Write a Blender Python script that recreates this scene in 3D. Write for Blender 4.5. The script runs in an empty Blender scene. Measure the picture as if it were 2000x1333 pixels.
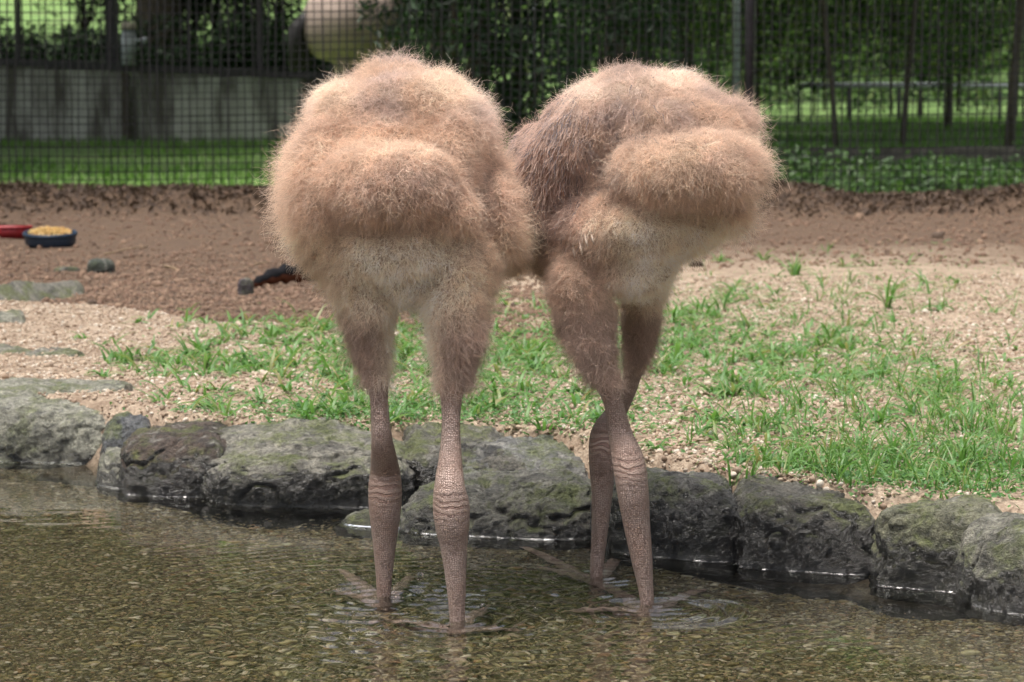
import bpy, math, random
import numpy as np
from mathutils import Vector, Matrix

# ------------------------------------------------------------------ camera, sky, sun, exposure
S = bpy.context.scene
COL = S.collection
random.seed(7)
RNG = np.random.default_rng(7)
CAM = np.array([0.0, -4.27, 0.80]); F = 5555.0; HOR = 150.0
PITCH = math.atan((666.5 - HOR) / F)
cam_d = bpy.data.cameras.new('camera'); cam = bpy.data.objects.new('camera', cam_d); COL.objects.link(cam)
cam.location = CAM; cam.rotation_euler = (math.pi / 2 - PITCH, 0, 0)
cam_d.sensor_width = 36; cam_d.lens = 36 * F / 2000; cam_d.clip_start = .05; cam_d.clip_end = 600
cam_d.dof.use_dof = True; cam_d.dof.focus_distance = 4.25; cam_d.dof.aperture_fstop = 13.0
S.camera = cam
SUN_EL, SUN_AZ = math.radians(76), math.radians(250)     # azimuth from +Y (behind the birds) towards +X
w = bpy.data.worlds.new('World'); S.world = w; w.use_nodes = True
nt = w.node_tree; nt.nodes.clear()
sky = nt.nodes.new('ShaderNodeTexSky'); sky.sky_type = 'NISHITA'; sky.sun_disc = False
sky.sun_elevation = SUN_EL; sky.sun_rotation = SUN_AZ; sky.air_density = 1.0; sky.dust_density = 8.0; sky.ozone_density = 1.0
bg = nt.nodes.new('ShaderNodeBackground'); bg.inputs[1].default_value = .15
wo = nt.nodes.new('ShaderNodeOutputWorld')
hs = nt.nodes.new('ShaderNodeHueSaturation'); hs.inputs['Saturation'].default_value = .5
nt.links.new(sky.outputs[0], hs.inputs['Color']); nt.links.new(hs.outputs[0], bg.inputs[0]); nt.links.new(bg.outputs[0], wo.inputs[0])
sd = bpy.data.lights.new('sun', 'SUN'); sun = bpy.data.objects.new('sun', sd); COL.objects.link(sun)
sd.energy = 1.4; sd.angle = math.radians(30); sd.color = (1, .95, .88)
sdir = Vector((math.sin(SUN_AZ) * math.cos(SUN_EL), math.cos(SUN_AZ) * math.cos(SUN_EL), math.sin(SUN_EL)))
sun.rotation_euler = sdir.to_track_quat('Z', 'Y').to_euler()
S.view_settings.view_transform = 'Standard'; S.view_settings.look = 'None'
S.view_settings.exposure = 0.92; S.view_settings.gamma = 1; S.view_settings.use_curve_mapping = False
S.render.engine = 'CYCLES'
S.cycles.use_denoising = True
S.cycles.max_bounces = 10; S.cycles.transmission_bounces = 6; S.cycles.transparent_max_bounces = 12
S.cycles.sample_clamp_indirect = 6
try: S.cycles_curves.shape = 'RIBBONS'
except Exception: pass

# ------------------------------------------------------------------ helpers
cp, sp_ = math.cos(PITCH), math.sin(PITCH)
def ray(px, py):
    a, b = (px - 1000) / F, -(py - 666.5) / F
    return np.array([a, cp + b * sp_, -sp_ + b * cp])
def W(px, py, Y):
    d = ray(px, py); return CAM + d * ((Y - CAM[1]) / d[1])
def Pz(px, py, z):
    d = ray(px, py); return CAM + d * ((z - CAM[2]) / d[2])
def proj(P):
    P = np.atleast_2d(P) - CAM
    y = P[:, 1] * cp - P[:, 2] * sp_; u = P[:, 1] * sp_ + P[:, 2] * cp
    return 1000 + F * P[:, 0] / y, 666.5 - F * u / y

def _hash(ix, iy, iz, seed):
    h = (ix.astype(np.int64) * 374761393 + iy.astype(np.int64) * 668265263 + iz.astype(np.int64) * 2147483647 + seed * 974711) & 0xffffffff
    h = ((h ^ (h >> 13)) * 1274126177) & 0xffffffff
    h = ((h ^ (h >> 16)) * 2246822519) & 0xffffffff
    return ((h ^ (h >> 13)) & 0xffffff) / float(0xffffff)
def vnoise(P, s, seed=0):
    """value noise in -1..1 at points P (n,3) with frequency s"""
    q = P * s; i = np.floor(q).astype(np.int64); f = q - i; f = f * f * (3 - 2 * f)
    r = 0
    for dx in (0, 1):
        for dy in (0, 1):
            for dz in (0, 1):
                wgt = (f[:, 0] if dx else 1 - f[:, 0]) * (f[:, 1] if dy else 1 - f[:, 1]) * (f[:, 2] if dz else 1 - f[:, 2])
                r = r + wgt * _hash(i[:, 0] + dx, i[:, 1] + dy, i[:, 2] + dz, seed)
    return r * 2 - 1
def fbm(P, s, o=4, seed=0, g=.5):
    r, a = 0, 1.
    for k in range(o):
        r = r + a * vnoise(P, s * 2 ** k, seed + k * 17); a *= g
    return r
def sstep(a, b, x):
    t = np.clip((x - a) / (b - a), 0, 1); return t * t * (3 - 2 * t)

def mesh_np(name, V, Fc, smooth=False, mat=None):
    V = np.asarray(V, np.float32); Fc = np.asarray(Fc, np.int32)
    m = bpy.data.meshes.new(name)
    m.vertices.add(len(V)); m.vertices.foreach_set('co', V.ravel())
    k = Fc.shape[1]
    m.loops.add(Fc.size); m.loops.foreach_set('vertex_index', Fc.ravel())
    m.polygons.add(len(Fc)); m.polygons.foreach_set('loop_start', np.arange(len(Fc), dtype=np.int32) * k)
    m.polygons.foreach_set('use_smooth', np.full(len(Fc), smooth))
    m.update(calc_edges=True); m.validate()
    if mat: m.materials.append(mat)
    return m
def obj(name, mesh, parent=None, label=None, cat=None, group=None, kind=None, loc=None):
    o = bpy.data.objects.new(name, mesh); COL.objects.link(o)
    if parent: o.parent = parent
    if loc is not None: o.location = loc
    if label: o['label'] = label
    if cat: o['category'] = cat
    if group: o['group'] = group
    if kind: o['kind'] = kind
    return o
def thing(name, label, cat, loc=(0, 0, 0), group=None): return obj(name, None, None, label, cat, group, None, loc)
def local(V, o): return np.asarray(V) - np.array(o.location)

class MB:
    """collects quads/tris of many shapes for one mesh"""
    def __init__(s): s.v = []; s.f = []
    def add(s, V, Fs):
        b = len(s.v); s.v += [tuple(map(float, p)) for p in V]; s.f += [tuple(b + i for i in f) for f in Fs]
    def box(s, c, h, rz=0):
        R = Matrix.Rotation(rz, 3, 'Z'); V = []
        for x in (-1, 1):
            for y in (-1, 1):
                for z in (-1, 1): V.append(Vector(c) + R @ Vector((x * h[0], y * h[1], z * h[2])))
        s.add(V, [(0, 1, 3, 2), (4, 6, 7, 5), (0, 4, 5, 1), (2, 3, 7, 6), (0, 2, 6, 4), (1, 5, 7, 3)])
    def tube(s, pts, rad, n=8, cap=True):
        pts = [Vector(p) for p in pts]; V = []; Fs = []
        rad = [rad] * len(pts) if not hasattr(rad, '__len__') else rad
        t0 = (pts[1] - pts[0]).normalized(); u = t0.orthogonal().normalized()
        for i, p in enumerate(pts):
            t = (pts[min(i + 1, len(pts) - 1)] - pts[max(i - 1, 0)]).normalized()
            u = (u - t * u.dot(t)).normalized(); w_ = t.cross(u)
            for k in range(n):
                a = 2 * math.pi * k / n; V.append(p + (u * math.cos(a) + w_ * math.sin(a)) * rad[i])
        for i in range(len(pts) - 1):
            for k in range(n):
                Fs.append((i * n + k, i * n + (k + 1) % n, (i + 1) * n + (k + 1) % n, (i + 1) * n + k))
        if cap: Fs += [tuple(range(n))[::-1], tuple(range((len(pts) - 1) * n, len(pts) * n))]
        s.add(V, Fs)
    def lathe(s, c, prof, n=32, sx=1, sy=1):
        V = []; Fs = []; m = len(prof)
        for r, z in prof:
            for k in range(n):
                a = 2 * math.pi * k / n; V.append((c[0] + r * math.cos(a) * sx, c[1] + r * math.sin(a) * sy, c[2] + z))
        for i in range(m - 1):
            for k in range(n): Fs.append((i * n + k, i * n + (k + 1) % n, (i + 1) * n + (k + 1) % n, (i + 1) * n + k))
        s.add(V, Fs)
    def mesh(s, name, mat, smooth=True):
        m = bpy.data.meshes.new(name); m.from_pydata(s.v, [], s.f)
        m.polygons.foreach_set('use_smooth', [smooth] * len(m.polygons)); m.update()
        if mat: m.materials.append(mat)
        return m

# ---- node material helper
class NM:
    def __init__(s, name):
        s.m = bpy.data.materials.new(name); s.m.use_nodes = True; s.t = s.m.node_tree; s.n = s.t.nodes
        s.p = s.n['Principled BSDF']; s.out = s.n['Material Output']
    def node(s, typ, **kw):
        n = s.n.new('ShaderNode' + typ)
        for k, v in kw.items():
            if k in n.inputs: 
                if hasattr(v, 'is_output'): s.t.links.new(v, n.inputs[k])
                else: n.inputs[k].default_value = v
            else: setattr(n, k, v)
        return n
    def link(s, a, b): s.t.links.new(a, b)
    def pos(s): return s.node('NewGeometry').outputs['Position']
    def noise(s, scale, detail=4, rough=.55, vec=None, dist=0):
        n = s.node('TexNoise', Scale=scale, Detail=detail, Roughness=rough, Distortion=dist)
        s.link(vec if vec else s.pos(), n.inputs['Vector']); return n.outputs['Fac']
    def ramp(s, fac, stops, interp='LINEAR'):
        r = s.node('ValToRGB'); r.color_ramp.interpolation = interp
        e = r.color_ramp.elements
        while len(e) < len(stops): e.new(.5)
        for i, (p, c) in enumerate(stops):
            e[i].position = p; e[i].color = (c, c, c, 1) if not hasattr(c, '__len__') else (*c, 1)
        s.link(fac, r.inputs[0]); return r.outputs['Color']
    def mix(s, fac, a, b, mode='MIX'):
        m = s.node('Mix', data_type='RGBA', blend_type=mode)
        for sock, v in ((m.inputs[0], fac), (m.inputs[6], a), (m.inputs[7], b)):
            if hasattr(v, 'is_output'): s.link(v, sock)
            elif hasattr(v, '__len__'): sock.default_value = (*v, 1)[:4]
            else: sock.default_value = v
        return m.outputs[2]
    def math(s, op, a, b=None, clamp=False):
        m = s.node('Math', operation=op, use_clamp=clamp)
        for i, v in enumerate((a, b)):
            if v is None: continue
            if hasattr(v, 'is_output'): s.link(v, m.inputs[i])
            else: m.inputs[i].default_value = v
        return m.outputs[0]
    def bump(s, h, strength=.5, dist=.01, normal=None):
        b = s.node('Bump', Strength=strength, Distance=dist); s.link(h, b.inputs['Height'])
        if normal: s.link(normal, b.inputs['Normal'])
        return b.outputs['Normal']
    def set(s, color=None, rough=None, normal=None, **kw):
        for k, v in (('Base Color', color), ('Roughness', rough), ('Normal', normal), *kw.items()):
            if v is None: continue
            i = s.p.inputs[k]
            if hasattr(v, 'is_output'): s.link(v, i)
            elif hasattr(v, '__len__'): i.default_value = (*v, 1)[:4]
            else: i.default_value = v
        return s.m

def simple(name, c, rough=.7, var=.25, scale=20, bump=0, **kw):
    m = NM(name); n = m.noise(scale)
    col = m.mix(m.ramp(n, [(.3, 0.), (.7, 1.)]), [x * (1 - var) for x in c], [min(1, x * (1 + var)) for x in c])
    return m.set(col, rough, m.bump(n, .6, bump) if bump else None, **kw)

# ---- foliage / grass materials (colour varies leaf by leaf)
def leaf_mat(name, cols, trans=.35, rough=.5):
    m = NM(name); rnd = m.node('NewGeometry').outputs['Random Per Island']
    col = m.ramp(rnd, [(i / (len(cols) - 1), c) for i, c in enumerate(cols)])
    m.set(col, rough, **{'Specular IOR Level': .35})
    tr = m.node('BsdfTranslucent'); m.link(m.mix(.5, col, (.5, .8, .1), 'MULTIPLY'), tr.inputs[0])
    ad = m.node('MixShader'); ad.inputs[0].default_value = trans
    tr2 = m.mix(1., col, (1.15, 1.25, .8), 'MULTIPLY'); m.link(tr2, tr.inputs[0])
    m.link(m.p.outputs[0], ad.inputs[1]); m.link(tr.outputs[0], ad.inputs[2]); m.link(ad.outputs[0], m.out.inputs[0])
    return m.m
M_GRASS = leaf_mat('grass', [(.05, .135, .03), (.10, .22, .05), (.075, .185, .045), (.14, .27, .08), (.11, .235, .055), (.18, .29, .11), (.30, .25, .12)], .4, .36)
M_WEED = leaf_mat('weed_leaf', [(.05, .14, .04), (.10, .22, .07), (.13, .26, .08)], .3, .4)
M_FARGRASS = leaf_mat('far_grass', [(.08, .17, .035), (.14, .27, .055), (.2, .34, .085)], .35)
M_UNDER = leaf_mat('undergrowth_leaf', [(.025, .055, .02), (.045, .10, .03), (.07, .14, .04), (.10, .17, .06)], .3)
M_DARKLEAF = leaf_mat('dark_leaf', [(.012, .03, .012), (.02, .05, .018), (.03, .075, .022)], .2)
M_MIDLEAF = leaf_mat('mid_leaf', [(.025, .055, .02), (.05, .105, .033), (.10, .185, .06), (.15, .25, .08), (.32, .37, .15)], .35)
M_LITTER = leaf_mat('leaf_litter', [(.045, .03, .022), (.08, .054, .04), (.13, .09, .065), (.065, .045, .035)], .1, .8)
M_BARK = simple('bark', (.085, .07, .055), .9, .4, 12, .03)
M_METAL = simple('dark_metal', (.05, .045, .055), .55, .3, 15)
M_WIRE = simple('fence_wire', (.022, .022, .024), .8, .3, 9)
M_PALE = simple('pale_paint', (.42, .45, .5), .6, .25, 6)

# ------------------------------------------------------------------ the lie of the land
_rl = [(-700, 845), (-300, 880), (0, 905), (210, 935), (400, 972), (560, 985), (700, 985), (800, 980), (1000, 985), (1150, 1005), (1300, 1070),
       (1450, 1105), (1640, 1130), (1700, 1150), (1890, 1165), (2050, 1205), (2500, 1290)]
RL = np.array([Pz(x, y, 0)[:2] for x, y in _rl])
def rock_line(x): return np.interp(x, RL[:, 0], RL[:, 1])
BED, TOP = -.085, .125
_tp = np.array([Pz(x, 1000, 0)[0] for x in (-300, 250, 420, 620, 760, 900, 1150, 1350, 1650, 1800, 2300)])
def trough(x, y):  # trench along the stones, shaped to make the water there look dark
    wd = np.interp(x, _tp, [.02, .03, .17, .24, .22, .12, .10, .10, .09, .03, .03])
    P = np.stack([x, y, 0 * x], 1)
    return sstep(1.35, .25, (rock_line(x) - y + .03 * vnoise(P, 9, 61) + .015 * vnoise(P, 30, 62)) / (wd + .02)) * (wd > .025)
def height(x, y):
    P = np.stack([x, y, np.zeros_like(x)], 1)
    d = y - rock_line(x)
    h = BED + (TOP - BED) * sstep(.05, .24, d)
    out = sstep(.2, .5, d)
    h = h - .07 * trough(x, y) * sstep(.06, -.02, d)
    h = h + out * (.012 * fbm(P, 1.6, 3, 3) + .006 * fbm(P, 9, 2, 5))
    # lower brown soil behind the raised gravel bank on the left
    edge = 3.95 - .9 * (x + 1.05)
    h = h - .045 * sstep(-.12, .12, y - edge) * sstep(.3, -.4, x) * (1 - sstep(6.5, 9, y))
    h = h + .09 * np.exp(-((y - 10.15) / .33) ** 2) * (1 + .5 * vnoise(P, 2.2, 9))
    # bank held up by the low wall
    left = sstep(-1.4, -2.2, x + .0 * y)
    h = h + left * (sstep(27.2, 27.9, y) * .55 + np.clip(y - 27.5, 0, 40) * .06)
    h = h + sstep(60, 140, y) * 6
    h = h + (.2 + .01 * fbm(P, 3, 2, 8)) * sstep(-2.7, -3.3, y)
    return h
def grade(a, b, fine, lo, hi, coarse_n):
    mid = np.arange(a, b + fine / 2, fine)
    k = np.linspace(0, 1, coarse_n + 1)[1:] ** 2.6
    return np.concatenate([(a - (a - lo) * k)[::-1], mid, b + (hi - b) * k])
gx = grade(-2.2, 2.2, .022, -150, 150, 40); gy = np.concatenate([grade(-.8, 5.0, .022, -40, 5.001, 14)[:-14], 5.0 + .05 * np.arange(1, 140), 12 + np.linspace(0, 1, 60)[1:] ** 2 * 240])
GX, GY = np.meshgrid(gx, gy); hh = height(GX.ravel(), GY.ravel())
V = np.stack([GX.ravel(), GY.ravel(), hh], 1)
nx, ny = len(gx), len(gy); idx = np.arange(nx * ny).reshape(ny, nx)
Q = np.stack([idx[:-1, :-1], idx[:-1, 1:], idx[1:, 1:], idx[1:, :-1]], -1).reshape(-1, 4)
g = NM('ground_soil')
pos = g.pos(); sx = g.node('SeparateXYZ', Vector=pos)
X_, Y_ = sx.outputs[0], sx.outputs[1]
n1 = g.noise(1.1, 5, .6); n2 = g.noise(14, 5, .65); n3 = g.noise(120, 3, .6)
gravel = g.ramp(n3, [(.28, (.13, .092, .062)), (.45, (.29, .22, .157)), (.62, (.40, .322, .24)), (.8, (.55, .475, .385))])
gravel = g.mix(g.ramp(n2, [(.42, 0.), (.62, .75)]), gravel, (.15, .10, .065))
brown = g.ramp(n3, [(.3, (.045, .026, .015)), (.55, (.10, .060, .034)), (.8, (.18, .115, .07))])
brown = g.mix(g.ramp(n2, [(.4, 0.), (.65, .6)]), brown, (.075, .045, .03))
# brown soil: right of y~7.5, and left behind the gravel bank
yw = g.math('ADD', Y_, g.math('MULTIPLY', g.math('SUBTRACT', n1, .5), 1.6))
bx = g.math('SUBTRACT', 3.95, g.math('MULTIPLY', g.math('ADD', X_, 1.05), .9))
m_left = g.math('MULTIPLY', g.ramp(g.math('SUBTRACT', Y_, bx), [(0., 0.), (.12, 1.)]), g.ramp(g.math('MULTIPLY', X_, -1), [(0., 0.), (.3, 1.)]))
m_far = g.ramp(g.math('DIVIDE', yw, 10.), [(.56, 0.), (.72, 1.)])
soil = g.mix(g.math('MAXIMUM', m_left, m_far), gravel, brown)
green = g.ramp(n2, [(.3, (.06, .12, .03)), (.5, (.12, .22, .05)), (.75, (.18, .29, .075))])
m_gr = g.math('MULTIPLY', g.ramp(g.math('DIVIDE', Y_, 100.), [(.109, 0.), (.115, 1.)]), g.ramp(n1, [(.3, .35), (.5, 1.)]))
col = g.mix(m_gr, soil, green)
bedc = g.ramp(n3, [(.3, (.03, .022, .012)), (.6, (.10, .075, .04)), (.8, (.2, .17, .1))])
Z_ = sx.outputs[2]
bedc = g.mix(g.ramp(g.math('ADD', Z_, .2), [(.06, 1.), (.10, 0.)]), bedc, (.012, .011, .008))  # bed blackened in the trench, standing in for stone reflection and shade
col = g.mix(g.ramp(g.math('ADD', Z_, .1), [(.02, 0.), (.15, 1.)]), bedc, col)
hb = g.math('ADD', g.math('MULTIPLY', n3, .6), n2)
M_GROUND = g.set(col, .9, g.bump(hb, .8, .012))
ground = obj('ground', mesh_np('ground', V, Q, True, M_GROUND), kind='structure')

# ------------------------------------------------------------------ geometry-node scatter for gravel
def pebble_mesh(name, seed, flat, mat):
    t = (1 + 5 ** .5) / 2
    v = np.array([(-1, t, 0), (1, t, 0), (-1, -t, 0), (1, -t, 0), (0, -1, t), (0, 1, t), (0, -1, -t), (0, 1, -t), (t, 0, -1), (t, 0, 1), (-t, 0, -1), (-t, 0, 1)]) / 1.9
    f = [(0, 11, 5), (0, 5, 1), (0, 1, 7), (0, 7, 10), (0, 10, 11), (1, 5, 9), (5, 11, 4), (11, 10, 2), (10, 7, 6), (7, 1, 8), (3, 9, 4), (3, 4, 2), (3, 2, 6), (3, 6, 8), (3, 8, 9), (4, 9, 5), (2, 4, 11), (6, 2, 10), (8, 6, 7), (9, 8, 1)]
    r = np.random.default_rng(seed)
    v = v * (1 + .25 * (r.random((12, 1)) - .5)) * np.array([1, .6 + .35 * r.random(), flat * (.7 + .5 * r.random())])
    # one level of midpoint smoothing
    vs = [tuple(p) for p in v]; cache = {}; nf = []
    def mid(a, b):
        k = (min(a, b), max(a, b))
        if k not in cache:
            m = (np.array(vs[a]) + np.array(vs[b])) / 2 * 1.1; vs.append(tuple(m)); cache[k] = len(vs) - 1
        return cache[k]
    for a, b, c in f:
        ab, bc, ca = mid(a, b), mid(b, c), mid(c, a); nf += [(a, ab, ca), (b, bc, ab), (c, ca, bc), (ab, bc, ca)]
    return mesh_np(name, vs, nf, True, mat)
def scatter(name, P, size, mat, flat, label, seed):
    protos = bpy.data.collections.new(name + '_kinds')
    for k in range(7):
        protos.objects.link(bpy.data.objects.new('pebble', pebble_mesh('pebble', seed * 50 + k, flat, mat)))
    n = len(P); r = np.random.default_rng(seed)
    me = bpy.data.meshes.new(name); me.vertices.add(n); me.vertices.foreach_set('co', np.asarray(P, np.float32).ravel())
    a = me.attributes.new('size', 'FLOAT', 'POINT'); a.data.foreach_set('value', np.asarray(size, np.float32))
    a = me.attributes.new('turn', 'FLOAT_VECTOR', 'POINT')
    a.data.foreach_set('vector', np.stack([r.normal(0, .5, n), r.normal(0, .5, n), r.random(n) * 6.3], 1).astype(np.float32).ravel())
    a = me.attributes.new('which', 'INT', 'POINT'); a.data.foreach_set('value', r.integers(0, 7, n).astype(np.int32))
    o = obj(name, me, kind='stuff', label=label, cat='gravel')
    ng = bpy.data.node_groups.new(name, 'GeometryNodeTree')
    ng.interface.new_socket('Geometry', in_out='INPUT', socket_type='NodeSocketGeometry'); ng.interface.new_socket('Geometry', in_out='OUTPUT', socket_type='NodeSocketGeometry')
    N = ng.nodes; L = ng.links
    gi, go = N.new('NodeGroupInput'), N.new('NodeGroupOutput')
    ci = N.new('GeometryNodeCollectionInfo'); ci.inputs['Collection'].default_value = protos; ci.inputs['Separate Children'].default_value = True; ci.inputs['Reset Children'].default_value = True
    ip = N.new('GeometryNodeInstanceOnPoints'); ip.inputs['Pick Instance'].default_value = True
    def att(nm, t):
        q = N.new('GeometryNodeInputNamedAttribute'); q.data_type = t; q.inputs['Name'].default_value = nm
        return next(s for s in q.outputs if s.enabled and s.name == 'Attribute')
    L.new(gi.outputs[0], ip.inputs['Points']); L.new(ci.outputs[0], ip.inputs['Instance'])
    L.new(att('which', 'INT'), ip.inputs['Instance Index']); L.new(att('size', 'FLOAT'), ip.inputs['Scale'])
    L.new(att('turn', 'FLOAT_VECTOR'), ip.inputs['Rotation']); L.new(ip.outputs[0], go.inputs[0])
    o.modifiers.new('scatter', 'NODES').node_group = ng
    return o
def pebble_mat(name, cols, rough):
    m = NM(name); oi = m.node('ObjectInfo')
    c = m.ramp(oi.outputs['Random'], [(i / (len(cols) - 1), k) for i, k in enumerate(cols)])
    n = m.noise(260, 3); c = m.mix(m.ramp(n, [(.35, 0.), (.7, .5)]), c, (.5, .48, .42), 'MULTIPLY')
    return m.set(c, rough)
M_BEDPEB = pebble_mat('pond_pebble', [(.05, .036, .016), (.23, .17, .06), (.11, .085, .042), (.36, .29, .15), (.16, .145, .075), (.26, .15, .07), (.48, .43, .32), (.12, .095, .045), (.29, .25, .125), (.07, .058, .034), (.34, .32, .22)], .5)
M_SANDPEB = pebble_mat('sand_pebble', [(.32, .23, .16), (.46, .365, .275), (.25, .165, .105), (.54, .455, .36), (.39, .29, .208), (.66, .60, .52), (.35, .25, .18), (.18, .122, .08), (.44, .34, .257)], .8)
M_SOILPEB = pebble_mat('soil_pebble', [(.11, .065, .042), (.20, .12, .08), (.15, .09, .06), (.28, .185, .125), (.09, .06, .042), (.24, .15, .10)], .85)
n = 215000
x = RNG.uniform(-1.75, 1.75, n * 2); y = RNG.uniform(-1.3, 1.95, n * 2)
ok = (y < rock_line(x) + .1) & (np.abs(x) < (y + 4.27) * .2 + .5) & (RNG.random(len(x)) > .95 * trough(x, y)); x, y = x[ok], y[ok]
sz = .0026 * np.exp(RNG.normal(0, .48, len(x)))
scatter('pond_gravel', np.stack([x, y, height(x, np.minimum(y, rock_line(x))) + sz * RNG.uniform(.0, 1.1, len(x))], 1), sz, M_BEDPEB, .8, 'small olive and ochre gravel covering the bed of the shallow pond', 1)
n = 88000
y = rock_line(np.zeros(n)) * 0 + RNG.uniform(.1, 1, n) ** 1.3 * 5.4; x = RNG.uniform(-1, 1, n) * ((y + 4.27) * .19 + .6)
ok = (y > rock_line(x) + .17) & ~((x < .1) & (y > 4.0 - .9 * (x + 1.05))); x, y = x[ok], y[ok]
keep = vnoise(np.stack([x, y, x * 0], 1), 2.5, 77) > -.75 + RNG.uniform(-.3, .3, len(x)); x, y = x[keep], y[keep]
sz = .0036 * np.exp(RNG.normal(0, .36, len(x)))
scatter('sandy_gravel', np.stack([x, y, height(x, y) + sz * .25], 1), sz, M_SANDPEB, .75, 'pale beige gravel strewn over the bank behind the stones', 2)
n = 34000
x = RNG.uniform(-2.2, .2, n); y = RNG.uniform(2.8, 7, n); ok = (y > 3.97 - .9 * (x + 1.05)); x, y = x[ok], y[ok]
ok = RNG.random(len(x)) < np.clip(1.25 - (y - 4) / 3, .1, 1); x, y = x[ok], y[ok]
sz = .0055 * np.exp(RNG.normal(0, .35, len(x)))
xx = RNG.uniform(-3.2, 3.2, 15000); yy = RNG.uniform(4.5, 10.2, 15000); kk = (yy > 5.6 + .6 * vnoise(np.stack([xx, yy, 0 * xx], 1), 1.3, 4)) | (xx < -.2); xx, yy = xx[kk], yy[kk]
x = np.concatenate([x, xx]); y = np.concatenate([y, yy]); sz = np.concatenate([sz, .0058 * np.exp(RNG.normal(0, .45, len(xx)))])
scatter('reddish_gravel', np.stack([x, y, height(x, y) + sz * .15], 1), sz, M_SOILPEB, .75, 'reddish brown gravel on the lower soil at the left', 3)

# ------------------------------------------------------------------ stones along the pond
def rock_mat(name='wet_stone'):
    m = NM(name); oi = m.node('ObjectInfo'); geo = m.node('NewGeometry'); P = geo.outputs['Position']
    s = m.node('SeparateXYZ', Vector=P); nz = m.node('SeparateXYZ', Vector=geo.outputs['Normal']).outputs[2]
    a = m.noise(9, 6, .65, P, .4); b = m.noise(38, 6, .7, P); c = m.noise(150, 4, .7, P); e = m.noise(22, 3, .5, P, 1.5)
    base = m.mix(m.ramp(b, [(.3, .0), (.72, 1.)]), m.mix(1., oi.outputs['Color'], (.3, .3, .32), 'MULTIPLY'), m.mix(1., oi.outputs['Color'], (1.5, 1.45, 1.4), 'MULTIPLY'))
    base = m.mix(m.ramp(a, [(.52, 0.), (.66, .75)]), base, (.022, .021, .02))               # dark algae blotches
    base = m.mix(m.ramp(e, [(.56, 0.), (.7, .7)]), base, (.33, .32, .28))                 # pale lichen
    moss = m.math('MULTIPLY', m.ramp(m.noise(13, 5, .7, P), [(.47, 0.), (.6, 1.)]), m.ramp(nz, [(.0, .25), (.6, .7)]))
    base = m.mix(moss, base, m.mix(b, (.035, .05, .012), (.20, .24, .05)))
    base = m.mix(1., base, m.ramp(c, [(.3, .35), (.5, .95), (.72, 1.5)]), 'MULTIPLY')
    wl_ = m.math('SUBTRACT', m.math('ADD', m.math('MULTIPLY', s.outputs[2], 5.), m.math('ADD', m.math('MULTIPLY', a, .5), m.math('MULTIPLY', nz, .62))), m.math('MULTIPLY', oi.outputs['Alpha'], .8))
    wet = m.ramp(wl_, [(.10, 1.), (.34, 0.)])
    base = m.mix(wet, base, m.mix(1., base, (.13, .125, .115), 'MULTIPLY'))
    rough = m.mix(wet, m.ramp(b, [(.3, .45), (.7, .8)]), m.ramp(c, [(.35, .06), (.7, .26)]))
    h = m.math('ADD', m.math('ADD', b, m.math('MULTIPLY', c, .55)), m.math('MULTIPLY', m.noise(420, 3, .7, P), .22))
    return m.set(base, rough, m.bump(h, 1., .02), **{'Coat Weight': m.math('MULTIPLY', m.node('SeparateColor', Color=wet).outputs[0], .9), 'Coat Roughness': .08, 'Coat Normal': m.bump(m.math('ADD', b, m.math('MULTIPLY', c, .5)), 1., .016)})
M_ROCK = rock_mat()
def cube_pts(n):
    t = np.linspace(-1, 1, n + 1); A, B = np.meshgrid(t, t); A, B = A.ravel(), B.ravel(); O = np.ones_like(A); Vs = []; Fs = []
    i = np.arange((n + 1) ** 2).reshape(n + 1, n + 1); q = np.stack([i[:-1, :-1], i[:-1, 1:], i[1:, 1:], i[1:, :-1]], -1).reshape(-1, 4)
    for k, (v, fl) in enumerate([((O, A, B), 0), ((-O, A, B), 1), ((A, O, B), 1), ((A, -O, B), 0), ((A, B, O), 0), ((A, B, -O), 1)]):
        Vs.append(np.stack(v, 1)); Fs.append((q[:, ::-1] if fl else q) + k * (n + 1) ** 2)
    V = np.concatenate(Vs); Fc = np.concatenate(Fs)
    key = np.round(V * 1e5).astype(np.int64); _, first, inv = np.unique(key, axis=0, return_index=True, return_inverse=True)
    return V[first], inv.ravel()[Fc]
CV, CF = cube_pts(60)
MENISCUS = []
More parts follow.
